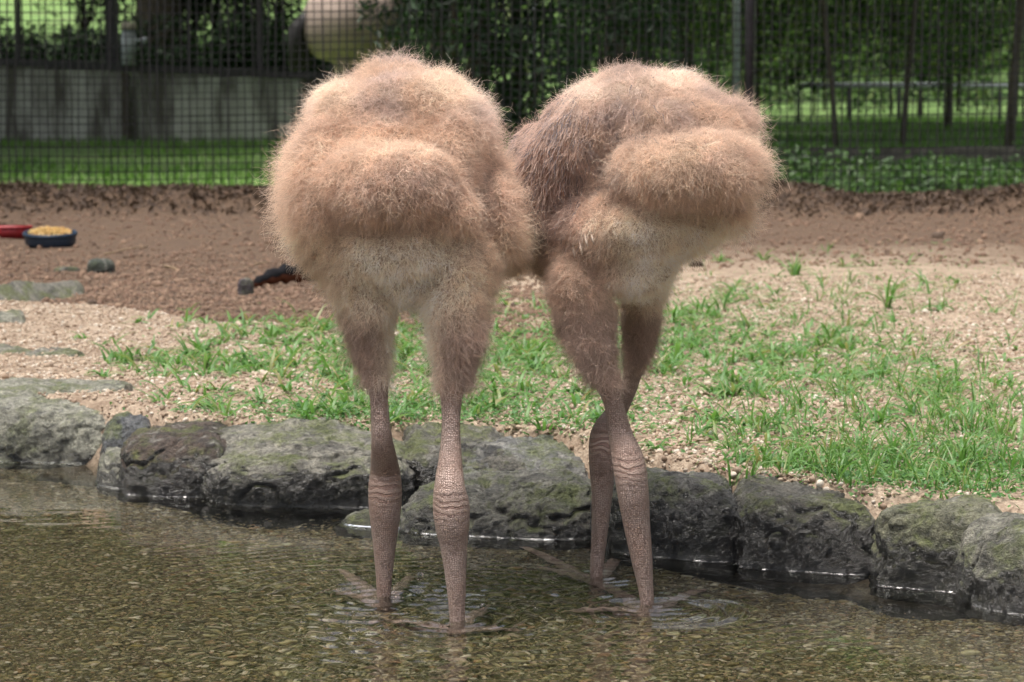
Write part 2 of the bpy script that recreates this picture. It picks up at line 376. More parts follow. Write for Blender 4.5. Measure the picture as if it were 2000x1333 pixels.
def make_rock(label, corners, color, seed, p=5., amp=.95, wet=.5, name='stone', cat='stone', grp='stones edging the pond', cut=None, men=True):
    """corners: 8 world points, order x(L,R) y(front,back) z(bottom,top): index = 4x+2y+z"""
    C = np.array(corners)
    q = CV / (np.sum(np.abs(CV) ** p, 1) ** (1 / p))[:, None]; t = (q * 1.03 + 1) / 2
    Pn = np.zeros_like(q)
    for i in range(8):
        X, Yb, Zb = i >> 2 & 1, i >> 1 & 1, i & 1
        Pn += ((t[:, 0] if X else 1 - t[:, 0]) * (t[:, 1] if Yb else 1 - t[:, 1]) * (t[:, 2] if Zb else 1 - t[:, 2]))[:, None] * C[i]
    cen = C.mean(0); ext = np.linalg.norm(C.max(0) - C.min(0)); d = Pn - cen; d /= np.linalg.norm(d, axis=1)[:, None]
    o3 = np.array([seed * 3.1, seed * 1.7, 0])
    warp = np.stack([fbm(Pn + o3 + k, 6, 2, seed + k) for k in (0, 11, 23)], 1)
    Pn = Pn + warp * .010 * amp * min(1, ext / .3)
    ridg = 1 - np.abs(fbm(Pn + o3, 9, 3, seed))
    Pn = Pn + d * (.011 * amp * fbm(Pn + o3, 7, 3, seed + 5, .4) - .008 * amp * sstep(.88, 1., ridg) + .0042 * amp * fbm(Pn + o3, 45, 4, seed + 9, .7))[:, None] * min(1, ext / .35)
    if cut is not None: Pn = cut(Pn)
    base = np.array([cen[0], cen[1], C[:, 2].min()])
    o = obj(name, mesh_np(name, Pn - base, CF, True, M_ROCK), None, label, cat, grp, None, base)
    o.color = (*color, wet)
    if men:
        m = o.data; m.calc_loop_triangles()
        T = np.zeros(len(m.loop_triangles) * 3, np.int32); m.loop_triangles.foreach_get('vertices', T); T = T.reshape(-1, 3)
        Z = Pn[:, 2]; s = Z[T] > .0015
        for tri in T[(s.any(1)) & (~s.all(1))]:
            pts = []
            for a, b in ((0, 1), (1, 2), (2, 0)):
                za, zb = Z[tri[a]] - .0015, Z[tri[b]] - .0015
                if (za > 0) != (zb > 0): pts.append(Pn[tri[a]] + (Pn[tri[b]] - Pn[tri[a]]) * (za / (za - zb)))
            nn = np.cross(Pn[tri[1]] - Pn[tri[0]], Pn[tri[2]] - Pn[tri[0]])
            if np.dot(nn, Pn[tri[0]] - cen) < 0: nn = -nn
            if len(pts) == 2: MENISCUS.append((pts[0], pts[1], nn))
    return o
def stone(label, xL, xR, tl, tr, bl, br, D, color, seed, lean=0., zb=None, xb=(0, 0), zbot=-.12, sl=0, **kw):
    """pixel columns and rows of the front face; D = depth; lean = how far the top front edge stands off the foot"""
    fl, fr = Pz(xL, bl, 0), Pz(xR, br, 0)
    ftl, ftr = W(xL, tl, fl[1] + lean), W(xR, tr, fr[1] + lean)
    zl = ftl[2] if zb is None else zb; zr = ftr[2] if zb is None else zb
    k = lambda p, z, dx: [p[0] + dx, p[1] + D, z]
    bott = lambda p: [p[0], p[1], zbot]
    return make_rock(label, [bott(fl), ftl, [fl[0] + xb[0], fl[1] + D, zbot], k(fl, zl, xb[0]), bott(fr), ftr, [fr[0] + xb[1], fr[1] + D, zbot], k(fr, zr, xb[1])], color, seed, **kw)
GREY, DARK, PALE = (.26, .255, .215), (.14, .135, .115), (.33, .335, .275)
stone('large pale grey green stone with dark streaks at the far left waterline', -90, 240, 782, 800, 900, 912, .42, PALE, 1, .02, .135, wet=.12)
stone('flat grey slab behind the large pale streaked stone', -70, 150, 752, 768, 800, 815, .30, GREY, 2, 0, .155, men=False)
stone('smooth bluish wet stone between the streaked stone and the pinkish rounded one', 188, 290, 822, 812, 925, 935, .34, (.12, .13, .14), 3, .03, .11, p=4)
stone('small pale corner stone dipping into the water left of the dark mossy block', 190, 240, 885, 868, 952, 962, .16, PALE, 4, .04, .05, p=4)
stone('rounded pinkish tan stone sitting on top behind the dark mossy block', 220, 418, 815, 818, 905, 905, .24, (.34, .25, .19), 5, .10, .13, p=2.6, amp=.7)
stone('dark mossy block with reddish left face beside the large overhanging stone', 222, 440, 868, 858, 968, 976, .32, (.10, .075, .06), 6, .0, .11, wet=.75)
stone('largest flat topped grey green stone overhanging the water left of the birds', 382, 806, 900, 900, 985, 992, .34, GREY, 7, -.05, .128, wet=.85, p=4, amp=1.2)
stone('dark hollowed stone seen between the legs of the left bird', 776, 1035, 888, 905, 985, 990, .30, DARK, 8, .02, .122, wet=.8, amp=1.2, men=False)
stone('sloping grey stone behind the long mossy wet one', 895, 1160, 945, 930, 1010, 1000, .3, (.19, .195, .19), 9, .1, .12, wet=.5, amp=1.1, men=False)
stone('low green wet stone barely above the water behind the left leg', 650, 890, 1008, 990, 1040, 1046, .16, (.10, .105, .06), 10, .06, .03, p=3, amp=.6)
stone('long humped wet grey stone with yellow green moss between the two birds', 785, 1185, 985, 940, 1055, 1062, .26, (.18, .18, .155), 11, .06, .098, p=3.6, amp=1.2)
stone('black glistening stone beside the right bird\'s leg', 1172, 1448, 925, 935, 1082, 1108, .3, (.16, .16, .15), 12, .04, .118, wet=1., amp=1.1)
stone('dark square stone with a flat mossy top right of the birds', 1444, 1722, 962, 980, 1112, 1128, .30, DARK, 13, .01, .118, wet=.9)
stone('greenish block with a pale left edge near the right corner', 1690, 1990, 1000, 996, 1148, 1172, .24, (.2, .205, .14), 14, .01, .115, wet=.55, xb=(.06, 0))
stone('pale edged stone cut off by the right border of the photo', 1880, 2130, 1085, 1000, 1188, 1222, .26, (.22, .22, .18), 15, .0, .12, wet=.55, p=4)
stone('flat pale slab lying on gravel at the far left edge', -80, 140, 622, 618, 668, 640, .30, GREY, 16, .04, .15, men=False, zbot=.05)
stone('small mossy stone with dark shaded foot at the left edge', -60, 36, 668, 680, 735, 728, .2, PALE, 17, .0, .17, p=4, men=False, zbot=.05)
stone('grey stone next beyond the left border, beside the large pale streaked one', -420, -85, 770, 778, 880, 896, .4, GREY, 18, .02, .135)
stone('squarish dark stone second beyond the left border', -700, -415, 772, 768, 862, 878, .4, DARK, 19, .02, .135)
stone('grey stone next beyond the right border', 2120, 2420, 1015, 1040, 1225, 1270, .28, GREY, 20, .02, .12)
stone('mossy stone second beyond the right border', 2410, 2720, 1045, 1060, 1268, 1310, .28, PALE, 21, .02, .12)
def lone(label, px, py, wpx, hpx, color, seed, name='stone', depth=None, p=3.):
    b = Pz(px, py, .09); s = F / (b[1] + 4.27) ; hw = wpx / 2 / s; h = hpx / s; d = depth or hw * 1.4
    zg = float(height(np.array([b[0]]), np.array([b[1] + d / 2]))[0])
    z0, z1 = zg - .02, zg + h
    C = [(x, y_, z) for x in (b[0] - hw, b[0] + hw) for y_ in (b[1], b[1] + d) for z in (z0, z1)]
    return make_rock(label, C, color, seed, p=p, amp=.6, name=name, grp='loose stones on the soil', men=False)
lone('dark greenish stone half sunk in the brown soil below the feed bowl', 195, 530, 52, 28, (.07, .09, .07), 31)
lone('low flat dark stone just left of the greenish stone in the soil', 128, 527, 50, 12, (.07, .065, .06), 32)
lone('small purplish grey stone beside the black log', 479, 578, 32, 32, (.12, .10, .13), 33)
lone('small white pebble above the stones at the left', 251, 797, 17, 15, (.5, .46, .42), 34, 'pebble')
lone('white pebble on the bank right of the right bird\'s leg', 1386, 892, 16, 11, (.55, .53, .5), 35, 'pebble')
lone('off white pebble near the mossy stone top right of the birds', 1660, 924, 20, 13, (.5, .46, .4), 36, 'pebble')
lone('pale pebble lying in the grass left of the left bird', 268, 726, 18, 14, (.5, .42, .35), 37, 'pebble')

# thin raised rim of water where it meets each stone
# ------------------------------------------------------------------ water
M_WATER = NM('pond_water')
wn = M_WATER.noise(26, 3, .5); wn2 = M_WATER.noise(5, 2, .5)
M_WATER = M_WATER.set((.93, .97, .93), 0., M_WATER.bump(M_WATER.math('ADD', M_WATER.math('MULTIPLY', wn, .25), wn2), 0.05, .02), **{'Transmission Weight': 1., 'IOR': 1.333})
LEGS_W = [Pz(750, 1165, 0), Pz(893, 1212, 0), Pz(1165, 1125, 0), Pz(1265, 1178, 0)]
wx = grade(-1.0, 1.0, .0042, -6, 6, 30); wy = grade(-.7, 1.45, .0042, -7, 2.6, 26)
AX, AY = np.meshgrid(wx, wy); ax, ay = AX.ravel(), AY.ravel()
wz = .0004 * fbm(np.stack([ax * .6, ay * 1.6, ax * 0], 1), 7, 3, 41)
_pc = Pz(1030, 1185, 0)
wz += .0013 * fbm(np.stack([ax * .55, ay * 1.5, ax * 0], 1), 15, 2, 48) * np.exp(-((ax - _pc[0]) / .34) ** 2 - ((ay - _pc[1]) / .28) ** 2)
for k, (c, amp, rr, lam) in enumerate([(LEGS_W[0], .0026, .16, .032), (LEGS_W[1], .0030, .2, .036), (LEGS_W[2], .0017, .10, .030), (LEGS_W[3], .0026, .13, .034),
                                        (Pz(1290, 1195, 0), .0052, .0, .028), (Pz(640, 1240, 0), .0018, .25, .05)]):
    r = np.hypot(ax - c[0], ay - c[1]) + .007 * vnoise(np.stack([ax, ay, 0 * ax + k], 1), 13, 70 + k)
    ang = np.arctan2(ay - c[1], ax - c[0])
    modl = .65 + .35 * np.sin(ang * 3 + k * 2.1)
    if rr > 0: wz += amp * np.sin(2 * np.pi * r / lam + k) * np.exp(-r / rr) * sstep(.0, .025, r) * modl
    else: wz += amp * np.sin(2 * np.pi * (r - .11) / lam) * np.exp(-((r - .105) / .03) ** 2) * (.25 + .75 * sstep(-1.9, -.2, ang) * sstep(1.2, .3, ang))
V = np.stack([ax, ay, wz], 1); nx, ny = len(wx), len(wy); idx = np.arange(nx * ny).reshape(ny, nx)
Q = np.stack([idx[:-1, :-1], idx[:-1, 1:], idx[1:, 1:], idx[1:, :-1]], -1).reshape(-1, 4)
obj('water', mesh_np('water', V, Q, True, M_WATER), kind='structure')
mv = []; mf = []
for a, b, nn in MENISCUS:
    h = np.array([nn[0], nn[1], 0]); l = np.linalg.norm(h)
    if l < 1e-9: continue
    h /= l; mid = (a + b) / 2
    if mid[1] > 2: continue
    i = len(mv); pr = [(-.001, .0021), (.0010, .0011), (.0026, .0005), (.006, .0001)]
    for e in (a, b):
        for o_, z in pr: mv.append((e[0] + h[0] * o_, e[1] + h[1] * o_, z + .0015))
    for k in range(3): mf.append((i + k, i + k + 1, i + 4 + k + 1, i + 4 + k))
rim_m = NM('water_rim').set((.93, .97, .95), .02, None, **{'Transmission Weight': 1., 'IOR': 1.333})
obj('water_rim', mesh_np('water_rim', mv, mf, True, rim_m), kind='structure')
# puddle on the brown soil
pv = []; c0 = []
for px, py in [(345, 604), (420, 592), (520, 583), (620, 573), (640, 566), (560, 566), (470, 576), (380, 592)]: c0.append(Pz(px, py, .085))
mb = MB(); mb.add([(p[0], p[1], .088) for p in c0], [tuple(range(len(c0)))])
obj('puddle', mb.mesh('puddle', NM('puddle_water').set((.10, .065, .04), .12), False), kind='structure')
for k, (px, py, r) in enumerate([(820, 1127, .0075), (943, 1186, .0055), (690, 1198, .004), (742, 1214, .005), (785, 1170, .003), (1046, 1192, .004), (880, 1222, .003)]):
    p = Pz(px, py, 0); m = MB(); m.lathe((0, 0, 0), [(r * math.cos(t), r * math.sin(t) * .9) for t in np.linspace(0, math.pi / 2 - .05, 7)], 16)
    obj('bubble', m.mesh('bubble', rim_m), None, ['large clear bubble on the water behind the left bird\'s right leg, biggest of all', 'clear bubble on the water just right of the left bird\'s right leg', 'bubble on the water left of the left bird\'s left leg', 'bubble floating below the foot of the left bird\'s left leg', 'small bubble between the left bird\'s left leg and the biggest bubble', 'bubble on open water midway between the two birds', 'tiny bubble touching the left bird\'s right leg at the waterline'][k], 'bubble', 'bubbles on the water', None, (p[0], p[1], .001))

# ------------------------------------------------------------------ birds
def ellipsoid(c, r, rz=0, ry=0, rx=0, n=24):
    R = np.array(Matrix.Rotation(rz, 3, 'Z') @ Matrix.Rotation(ry, 3, 'Y') @ Matrix.Rotation(rx, 3, 'X'))
    V = []; Fs = []
    for i in range(n // 2 + 1):
        t = math.pi * i / (n // 2)
        for k in range(n):
            a = 2 * math.pi * k / n; V.append((math.sin(t) * math.cos(a), math.sin(t) * math.sin(a), math.cos(t)))
    V = (np.array(V) * np.array(r)) @ R.T + np.array(c)
    for i in range(n // 2):
        for k in range(n): Fs.append((i * n + k, (i + 1) * n + k, (i + 1) * n + (k + 1) % n, i * n + (k + 1) % n))
    return V, Fs
def spline(pts, m=6):
    """Catmull-Rom through rows (x,y,z,r)"""
    P = np.array(pts, float); P = np.vstack([2 * P[0] - P[1], P, 2 * P[-1] - P[-2]]); out = []
    for i in range(1, len(P) - 2):
        for t in np.linspace(0, 1, m, endpoint=False):
            a, b, c, d = P[i - 1], P[i], P[i + 1], P[i + 2]
            out.append(.5 * (2 * b + (c - a) * t + (2 * a - 5 * b + 4 * c - d) * t * t + (3 * b - a - 3 * c + d) * t ** 3))
    out.append(P[-2]); return np.array(out)
def union_mesh(mb, voxel, smooth_it, name):
    m = mb.mesh(name + '_raw', None); o = bpy.data.objects.new('raw', m); COL.objects.link(o)
    r = o.modifiers.new('r', 'REMESH'); r.mode = 'VOXEL'; r.voxel_size = voxel; r.use_smooth_shade = True
    s = o.modifiers.new('s', 'SMOOTH'); s.iterations = smooth_it; s.factor = .5
    dg = bpy.context.evaluated_depsgraph_get(); me = bpy.data.meshes.new_from_object(o.evaluated_get(dg)); me.name = name
    bpy.data.objects.remove(o); bpy.data.meshes.remove(m); me.materials.clear()
    return me
def skin_mat():
    m = NM('bird_skin'); at = m.node('Attribute', attribute_name='bare'); P = m.pos()
    wr = m.node('Attribute', attribute_name='wrinkle').outputs['Fac']
    # scales: small cells, taller than wide rings
    mp = m.node('Mapping', Scale=(1, 1, 1.0)); m.link(P, mp.inputs['Vector'])
    vo = m.node('TexVoronoi', Scale=310., feature='DISTANCE_TO_EDGE', Randomness=.7); m.link(mp.outputs[0], vo.inputs['Vector'])
    vc = m.node('TexVoronoi', Scale=310., Randomness=.7); m.link(mp.outputs[0], vc.inputs['Vector'])
    edge = m.ramp(vo.outputs['Distance'], [(0., 0.), (.16, 1.)])
    wv = m.node('TexWave', Scale=31., Distortion=7., Detail=3., bands_direction='Z', wave_profile='SIN', **{'Detail Scale': 1.2}); m.link(P, wv.inputs['Vector'])
    n = m.noise(14, 4, .6, P)
    skin = m.mix(m.ramp(n, [(.35, 0.), (.65, 1.)]), (.48, .32, .255), (.60, .45, .385))
    skin = m.mix(edge, m.mix(1., skin, (.68, .6, .57), 'MULTIPLY'), skin)
    cellv = m.node('SeparateColor', Color=vc.outputs['Color']).outputs[0]
    skin = m.mix(m.math('MULTIPLY', cellv, .35), skin, (.46, .36, .31))
    w_ = m.ramp(wv.outputs['Fac'], [(.25, 0.), (.6, 1.)])
    skin = m.mix(wr, skin, m.mix(w_, (.30, .18, .14), (.54, .38, .31)))
    down = m.mix(n, (.48, .35, .25), (.58, .44, .33))
    h = m.mix(wr, edge, w_)
    col = m.mix(at.outputs['Fac'], down, skin)
    return m.set(col, .55, m.bump(h, 1., .0042), **{'Subsurface Weight': .0})
M_SKIN = skin_mat()
def hair_mat():
    m = NM('down'); at = m.node('Attribute', attribute_name='tint')
    m.set(at.outputs['Color'], .75, **{'Specular IOR Level': .25})
    tr = m.node('BsdfTranslucent'); m.link(at.outputs['Color'], tr.inputs[0])
    ms = m.node('MixShader'); ms.inputs[0].default_value = .4
    m.link(m.p.outputs[0], ms.inputs[1]); m.link(tr.outputs[0], ms.inputs[2]); m.link(ms.outputs[0], m.out.inputs[0])
    return m.m
M_HAIR = hair_mat(); M_QUILL = simple('quill', (.45, .36, .29), .5, .1)
def sample(me, n, rng, keep):
    me.calc_loop_triangles(); T = np.zeros(len(me.loop_triangles) * 3, np.int32); me.loop_triangles.foreach_get('vertices', T); T = T.reshape(-1, 3)
    V = np.zeros(len(me.vertices) * 3, np.float32); me.vertices.foreach_get('co', V); V = V.reshape(-1, 3).astype(float)
    N = np.zeros(len(me.vertices) * 3, np.float32); me.vertex_normals.foreach_get('vector', N); N = N.reshape(-1, 3).astype(float)
    A = np.linalg.norm(np.cross(V[T[:, 1]] - V[T[:, 0]], V[T[:, 2]] - V[T[:, 0]]), axis=1) * keep(V[T].mean(1))
    t = rng.choice(len(T), n, p=A / A.sum()); u = rng.random((n, 2)); f = u.sum(1) > 1; u[f] = 1 - u[f]
    b = np.stack([1 - u.sum(1), u[:, 0], u[:, 1]], 1)
    P = (V[T[t]] * b[:, :, None]).sum(1); Nn = (N[T[t]] * b[:, :, None]).sum(1); Nn /= np.linalg.norm(Nn, axis=1)[:, None] + 1e-9
    return P, Nn
def unit(v): return v / (np.linalg.norm(v, axis=1)[:, None] + 1e-9)
def strands(name, parent, P, N, L, lay, a, b, c, clump, tint, rad, rng, K=6, curl=.2, cellsz=.009, wig=.1):
    """hair curves: root P, normal N, length L, lie direction lay; a,b,c weights of normal, lie and chance"""
    n = len(P)
    cell = np.floor((P + rng.normal(0, cellsz * .18, P.shape)) / cellsz).astype(np.int64)
    ch = np.stack([_hash(cell[:, 0], cell[:, 1], cell[:, 2], 5 + k) for k in range(3)], 1) * 2 - 1
    d = unit(N * a[:, None] + lay * b[:, None] + rng.normal(0, 1, (n, 3)) * c[:, None] + ch * clump[:, None])
    bend = unit(lay + rng.normal(0, .8, (n, 3)) + ch * .8)
    side = unit(np.cross(d, rng.normal(0, 1, (n, 3)))); ph = rng.random(n) * 6.28; fq = rng.uniform(4, 10, n)
    s = np.linspace(0, 1, K)
    pts = P[:, None, :] - N[:, None, :] * .001 + (L[:, None] * s)[:, :, None] * d[:, None, :] + (L[:, None] * curl * s ** 2)[:, :, None] * bend[:, None, :] \
        + (L[:, None] * wig * s * np.sin(ph[:, None] + fq[:, None] * s))[:, :, None] * side[:, None, :]
    c2 = np.floor(P / .019 + .35 * ch).astype(np.int64)
    vk = np.clip(L / .013, .2, 1); tint = tint * (1 + vk * .5 * (_hash(cell[:, 0], cell[:, 1], cell[:, 2], 91) - .5) + vk * .5 * (_hash(c2[:, 0], c2[:, 1], c2[:, 2], 92) - .5))[:, None]
    hc = bpy.data.hair_curves.new(name); hc.add_curves([K] * n)
    hc.attributes['position'].data.foreach_set('vector', pts.astype(np.float32).ravel())
    ra = hc.attributes.get('radius') or hc.attributes.new('radius', 'FLOAT', 'POINT')
    ra.data.foreach_set('value', (rad[:, None] * (1 - .75 * s)).astype(np.float32).ravel())
    ca = hc.attributes.new('tint', 'FLOAT_COLOR', 'CURVE')
    ca.data.foreach_set('color', np.concatenate([np.clip(tint, .01, .78) ** .5 * np.array([1.13, 1.09, 1.08]), np.ones((n, 1))], 1).astype(np.float32).ravel())
    hc.materials.append(M_HAIR)
    return obj(name, hc, parent)
def lerp(a, b, t): return a + (np.asarray(b) - a) * t[:, None]
def blob(u, v, cx, cy, rx, ry): return np.exp(-(((u - cx) / rx) ** 2 + ((v - cy) / ry) ** 2))

def build_bird(label, ells, tubes, legs, toes, tint_fn, len_fn, bare_z, hocks, flow, seed, extra=None):
    rng = np.random.default_rng(seed)
    allc = np.array([W(e[0], e[1], e[2]) for e in ells])
    base = np.array([np.mean([l[-1][0] for l in legs]), np.mean([l[-1][1] for l in legs]), BED])
    root = thing('bird', label, 'bird', base)
    mb = MB()
    for e in ells:
        px, py, Y, rx, rz, ry = e[:6]; rot = e[6] if len(e) > 6 else 0; yaw = e[7] if len(e) > 7 else 0
        sc = (Y + 4.27) / F; mb.add(*ellipsoid(W(px, py, Y), (rx * sc, ry * sc, rz * sc), math.radians(yaw), math.radians(rot)))
    for t in tubes + legs + toes:
        s = spline(t); mb.tube(s[:, :3], s[:, 3], 16)
    me = union_mesh(mb, .0036, 7, 'body')
    nv = len(me.vertices); V = np.zeros(nv * 3, np.float32); me.vertices.foreach_get('co', V); V = V.reshape(-1, 3).astype(float)
    N = np.zeros(nv * 3, np.float32); me.vertex_normals.foreach_get('vector', N); N = N.reshape(-1, 3).astype(float)
    fluff = sstep(bare_z, bare_z + .05, V[:, 2])
    V = V + N * (fluff * (.006 * fbm(V, 20, 3, seed) - .005))[:, None]
    me.vertices.foreach_set('co', (V - base).astype(np.float32).ravel()); me.update()
    bare = 1 - sstep(bare_z - .01, bare_z + .02, V[:, 2]); wr = np.zeros(nv)
    for hk in hocks: wr = np.maximum(wr, np.exp(-(((V[:, 2] - hk[2]) / .022) ** 2 + ((V[:, 0] - hk[0]) / .03) ** 2 + ((V[:, 1] - hk[1]) / .05) ** 2)))
    for nm, a in (('bare', bare), ('wrinkle', np.clip(wr * 1.1, 0, 1))):
        at = me.attributes.new(nm, 'FLOAT', 'POINT'); at.data.foreach_set('value', a.astype(np.float32))
    me.materials.append(M_SKIN); me.polygons.foreach_set('use_smooth', [True] * len(me.polygons))
    obj('body', me, root)
    def coat(name, n, lscale, a, b, c, clump, rad, curl, dark, K, wig=.1, cs=.009, var=.13):
        def keep(C):
            C = C + base
            return sstep(bare_z - .004, bare_z + .02, C[:, 2]) * np.where(C[:, 1] > .22, .4, 1.)
        P, Nn = sample(me, n, rng, keep); Pw = P + base; u, v = proj(Pw)
        L = len_fn(u, v, Pw) * lscale * rng.uniform(.55, 1.3, n)
        lay = unit(np.stack([np.zeros(n), np.full(n, -.25), np.full(n, -1.)], 1) + flow(u, v))
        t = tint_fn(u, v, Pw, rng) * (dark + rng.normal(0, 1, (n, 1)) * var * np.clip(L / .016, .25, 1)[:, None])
        th = sstep(560, 680, v)
        o_ = np.ones(n)
        strands(name, root, P, Nn, L, lay, o_ * a * (1 - .35 * th), o_ * (b + .5 * th), o_ * c, o_ * clump, t, o_ * rad, rng, K, curl, cs, wig)
    coat('undercoat', 120000, .45, .8, .45, .35, .25, .00034, .3, .76, 4)  # tint darkened to paint in the shading between tufts
    coat('down', 95000, .66, .85, .38, .5, .6, .00021, .7, 1.06, 9, .32, .007, .22)
    coat('wispy_down', 32000, .78, .9, .3, .55, .6, .00026, .9, 1.32, 9, .5, .012, .25)
    if extra:
        Pq, Nq = sample(me, 8500, rng, lambda C: extra((C + base), *proj(C + base)))
        Pw = Pq + base; u, v = proj(Pw); n_ = len(Pq); o_ = np.ones(n_)
        lay = unit(np.stack([np.zeros(n_), np.full(n_, -.2), np.full(n_, -1.)], 1) + .6 * flow(u, v))
        t = np.array([.24, .145, .105]) * (1 + rng.normal(0, .35, (n_, 1))); dk = rng.random(n_) < .22; t[dk] = np.array([.05, .045, .05])
        strands('contour_feathers', root, Pq + Nq * .006, Nq, rng.uniform(.013, .026, n_), lay, o_ * .32, o_ * 1., o_ * .12, o_ * .12, t, o_ * .00085, rng, 6, .3, .014)
        uu, vv = proj(V)
        for k, (qx, qy, ex, ey) in enumerate([(1123, 470, 1128, 500), (1135, 463, 1141, 489), (1147, 458, 1152, 480), (1111, 482, 1114, 506)]):
            near = np.where(np.hypot(uu - qx, vv - qy) < 9)[0]; a_ = V[near[np.argmin(V[near, 1])]] - base; e_ = W(ex, ey, 0) - W(qx, qy, 0)
            m = MB(); m.tube([a_ + [0, -.008, 0], a_ + e_ * .5 + [0, -.018, 0], a_ + e_ + [0, -.02, 0]], [.0014, .0024, .0006], 7); obj('quill', m.mesh('quill', M_QUILL), root)
    return root, me, base
def leg_pts(rows):
    """rows: px, py, Y, full width in px"""
    out = []
    for px, py, Y, wd in rows:
        p = W(px, py, Y); out.append((*p, wd / 2 * (Y + 4.27) / F))
    return out
def toe(start, ends, r0=.018):
    out = []
    for px, py in ends:
        e = Pz(px, py, BED + .02); m = (np.array(start) * .5 + e * .5); m[2] = BED + .034
        out.append([(*start, r0), (m[0], m[1], m[2], r0 * .8), (e[0], e[1], e[2], r0 * .45), (e[0] * 1.12 - start[0] * .12, e[1] * 1.12 - start[1] * .12, BED + .012, .003)])
    return out

# ---- left bird, seen squarely from behind
y1, y2 = LEGS_W[0][1], LEGS_W[1][1]
ells1 = [(772, 345, .20, 196, 190, 330), (680, 226, .14, 76, 72, 150), (850, 210, .14, 78, 74, 150), (765, 195, .22, 100, 75, 200),
         (635, 382, .10, 74, 150, 210), (890, 305, .12, 75, 140, 190), (982, 415, .13, 40, 118, 190, -10), (762, 358, -.045, 145, 84, 110), (765, 296, .035, 130, 52, 120, 0),
         (785, 480, .035, 150, 92, 150), (655, 470, .05, 62, 62, 110), (882, 412, -.03, 50, 46, 70), (800, 545, .04, 90, 55, 110), (702, 520, .06, 78, 82, 120), (898, 515, .03, 82, 92, 120),
         (724, 575, .04, 56, 85, 85), (893, 590, .0, 64, 105, 85), (770, 330, .42, 150, 150, 200)]
f1a = (W(750, 1160, y1)[0], y1, BED + .02); f1b = (W(893, 1215, y2)[0], y2, BED + .02)
tib1 = [leg_pts([(715, 570, .05, 135), (722, 645, .04, 98), (730, 702, .035, 68), (738, 748, .03, 44), (741, 795, .025, 37), (746, 860, .02, 44), (752, 920, y1, 60), (752, 955, y1 - .004, 68), (752, 1000, y1 - .005, 64), (751, 1070, y1, 46), (750, 1150, y1, 31)]) + [(*f1a, .011)],
        leg_pts([(893, 580, .0, 145), (891, 655, -.02, 116), (886, 712, -.03, 82), (882, 765, -.04, 50), (881, 820, -.05, 38), (880, 880, -.07, 44), (878, 950, y2, 62), (881, 985, y2 - .004, 74), (883, 1025, y2 - .004, 70), (886, 1065, y2, 56), (889, 1110, y2, 46), (893, 1200, y2, 33)]) + [(*f1b, .012)]]
toes1 = toe(f1a, [(672, 1178), (655, 1218), (800, 1190)]) + toe(f1b, [(742, 1276), (1000, 1296), (950, 1250)])
neck1 = [leg_pts([(622, 425, .07, 90), (624, 370, .06, 118), (650, 285, .06, 120), (715, 225, .055, 115), (775, 208, .055, 115), (845, 220, .055, 115), (905, 292, .055, 108), (958, 370, .085, 95), (985, 445, .10, 70), (962, 525, .10, 48)]), [(*W(770, 300, .55), .06), (*W(770, 250, .66), .035), (*W(775, 290, .73), .026), (*W(775, 380, .70), .024), (*W(772, 430, .64), .022), (*W(770, 440, .60), .014)],
         [(*W(772, 395, .70), .03), (*W(772, 415, .68), .028), (*W(772, 440, .655), .012), (*W(772, 480, .63), .004)]]
def tint1(u, v, P, rng):
    n = len(u); c = np.tile(np.array([.50, .315, .20]), (n, 1)); nz = fbm(P, 22, 3, 3); n2 = vnoise(P, 70, 8)
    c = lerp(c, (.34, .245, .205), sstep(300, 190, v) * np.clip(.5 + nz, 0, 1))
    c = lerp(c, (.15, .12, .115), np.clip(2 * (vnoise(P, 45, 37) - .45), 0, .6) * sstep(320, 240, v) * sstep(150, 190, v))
    c = lerp(c, (.72, .52, .36), np.clip(blob(u, v, 640, 175, 55, 45) + blob(u, v, 875, 170, 70, 40) + .5 * blob(u, v, 760, 290, 130, 25), 0, 1))  # light from above painted into the colour on shoulders and pad top
    c = lerp(c, (.46, .25, .13), .75 * blob(u, v, 770, 262, 110, 14))  # orange band with the crease shade under the mantle painted in
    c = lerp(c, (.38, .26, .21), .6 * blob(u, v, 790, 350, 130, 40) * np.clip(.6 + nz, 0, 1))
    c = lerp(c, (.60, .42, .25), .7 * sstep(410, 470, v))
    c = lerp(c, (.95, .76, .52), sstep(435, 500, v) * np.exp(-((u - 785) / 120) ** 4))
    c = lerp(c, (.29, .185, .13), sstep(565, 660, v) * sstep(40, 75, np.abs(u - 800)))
    c = lerp(c, (.30, .18, .13), .6 * blob(u, v, 955, 400, 25, 90))  # crease shade between tail pad and right flank painted into the down
    return c * (1 + .14 * nz + .12 * n2)[:, None]
def len1(u, v, P):
    L = np.full(len(u), .026); L = np.where(v > 450, .020, L); L = L + .010 * sstep(600, 690, v); L = L * (1 + .45 * vnoise(P, 38, 4)) + .014 * blob(u, v, 775, 120, 35, 40)
    L = L * (1 - .12 * sstep(440, 500, v) * np.exp(-((u - 785) / 110) ** 4))
    L = L + .006 * np.clip(np.abs(u - 780) - 170, 0, 60) / 60 - .006 * sstep(240, 150, v)
    return L
def flow1(u, v): return np.stack([(u - 775) / 600., np.zeros_like(u), np.where(v < 260, .5, 0)], 1)
hk1 = [W(752, 955, y1), W(882, 985, y2)]
bird1 = build_bird('fluffy tan long legged young bird at left, seen squarely from behind with both legs apart', ells1, neck1, tib1, toes1, tint1, len1, W(740, 758, 0)[2], hk1, flow1, 11)

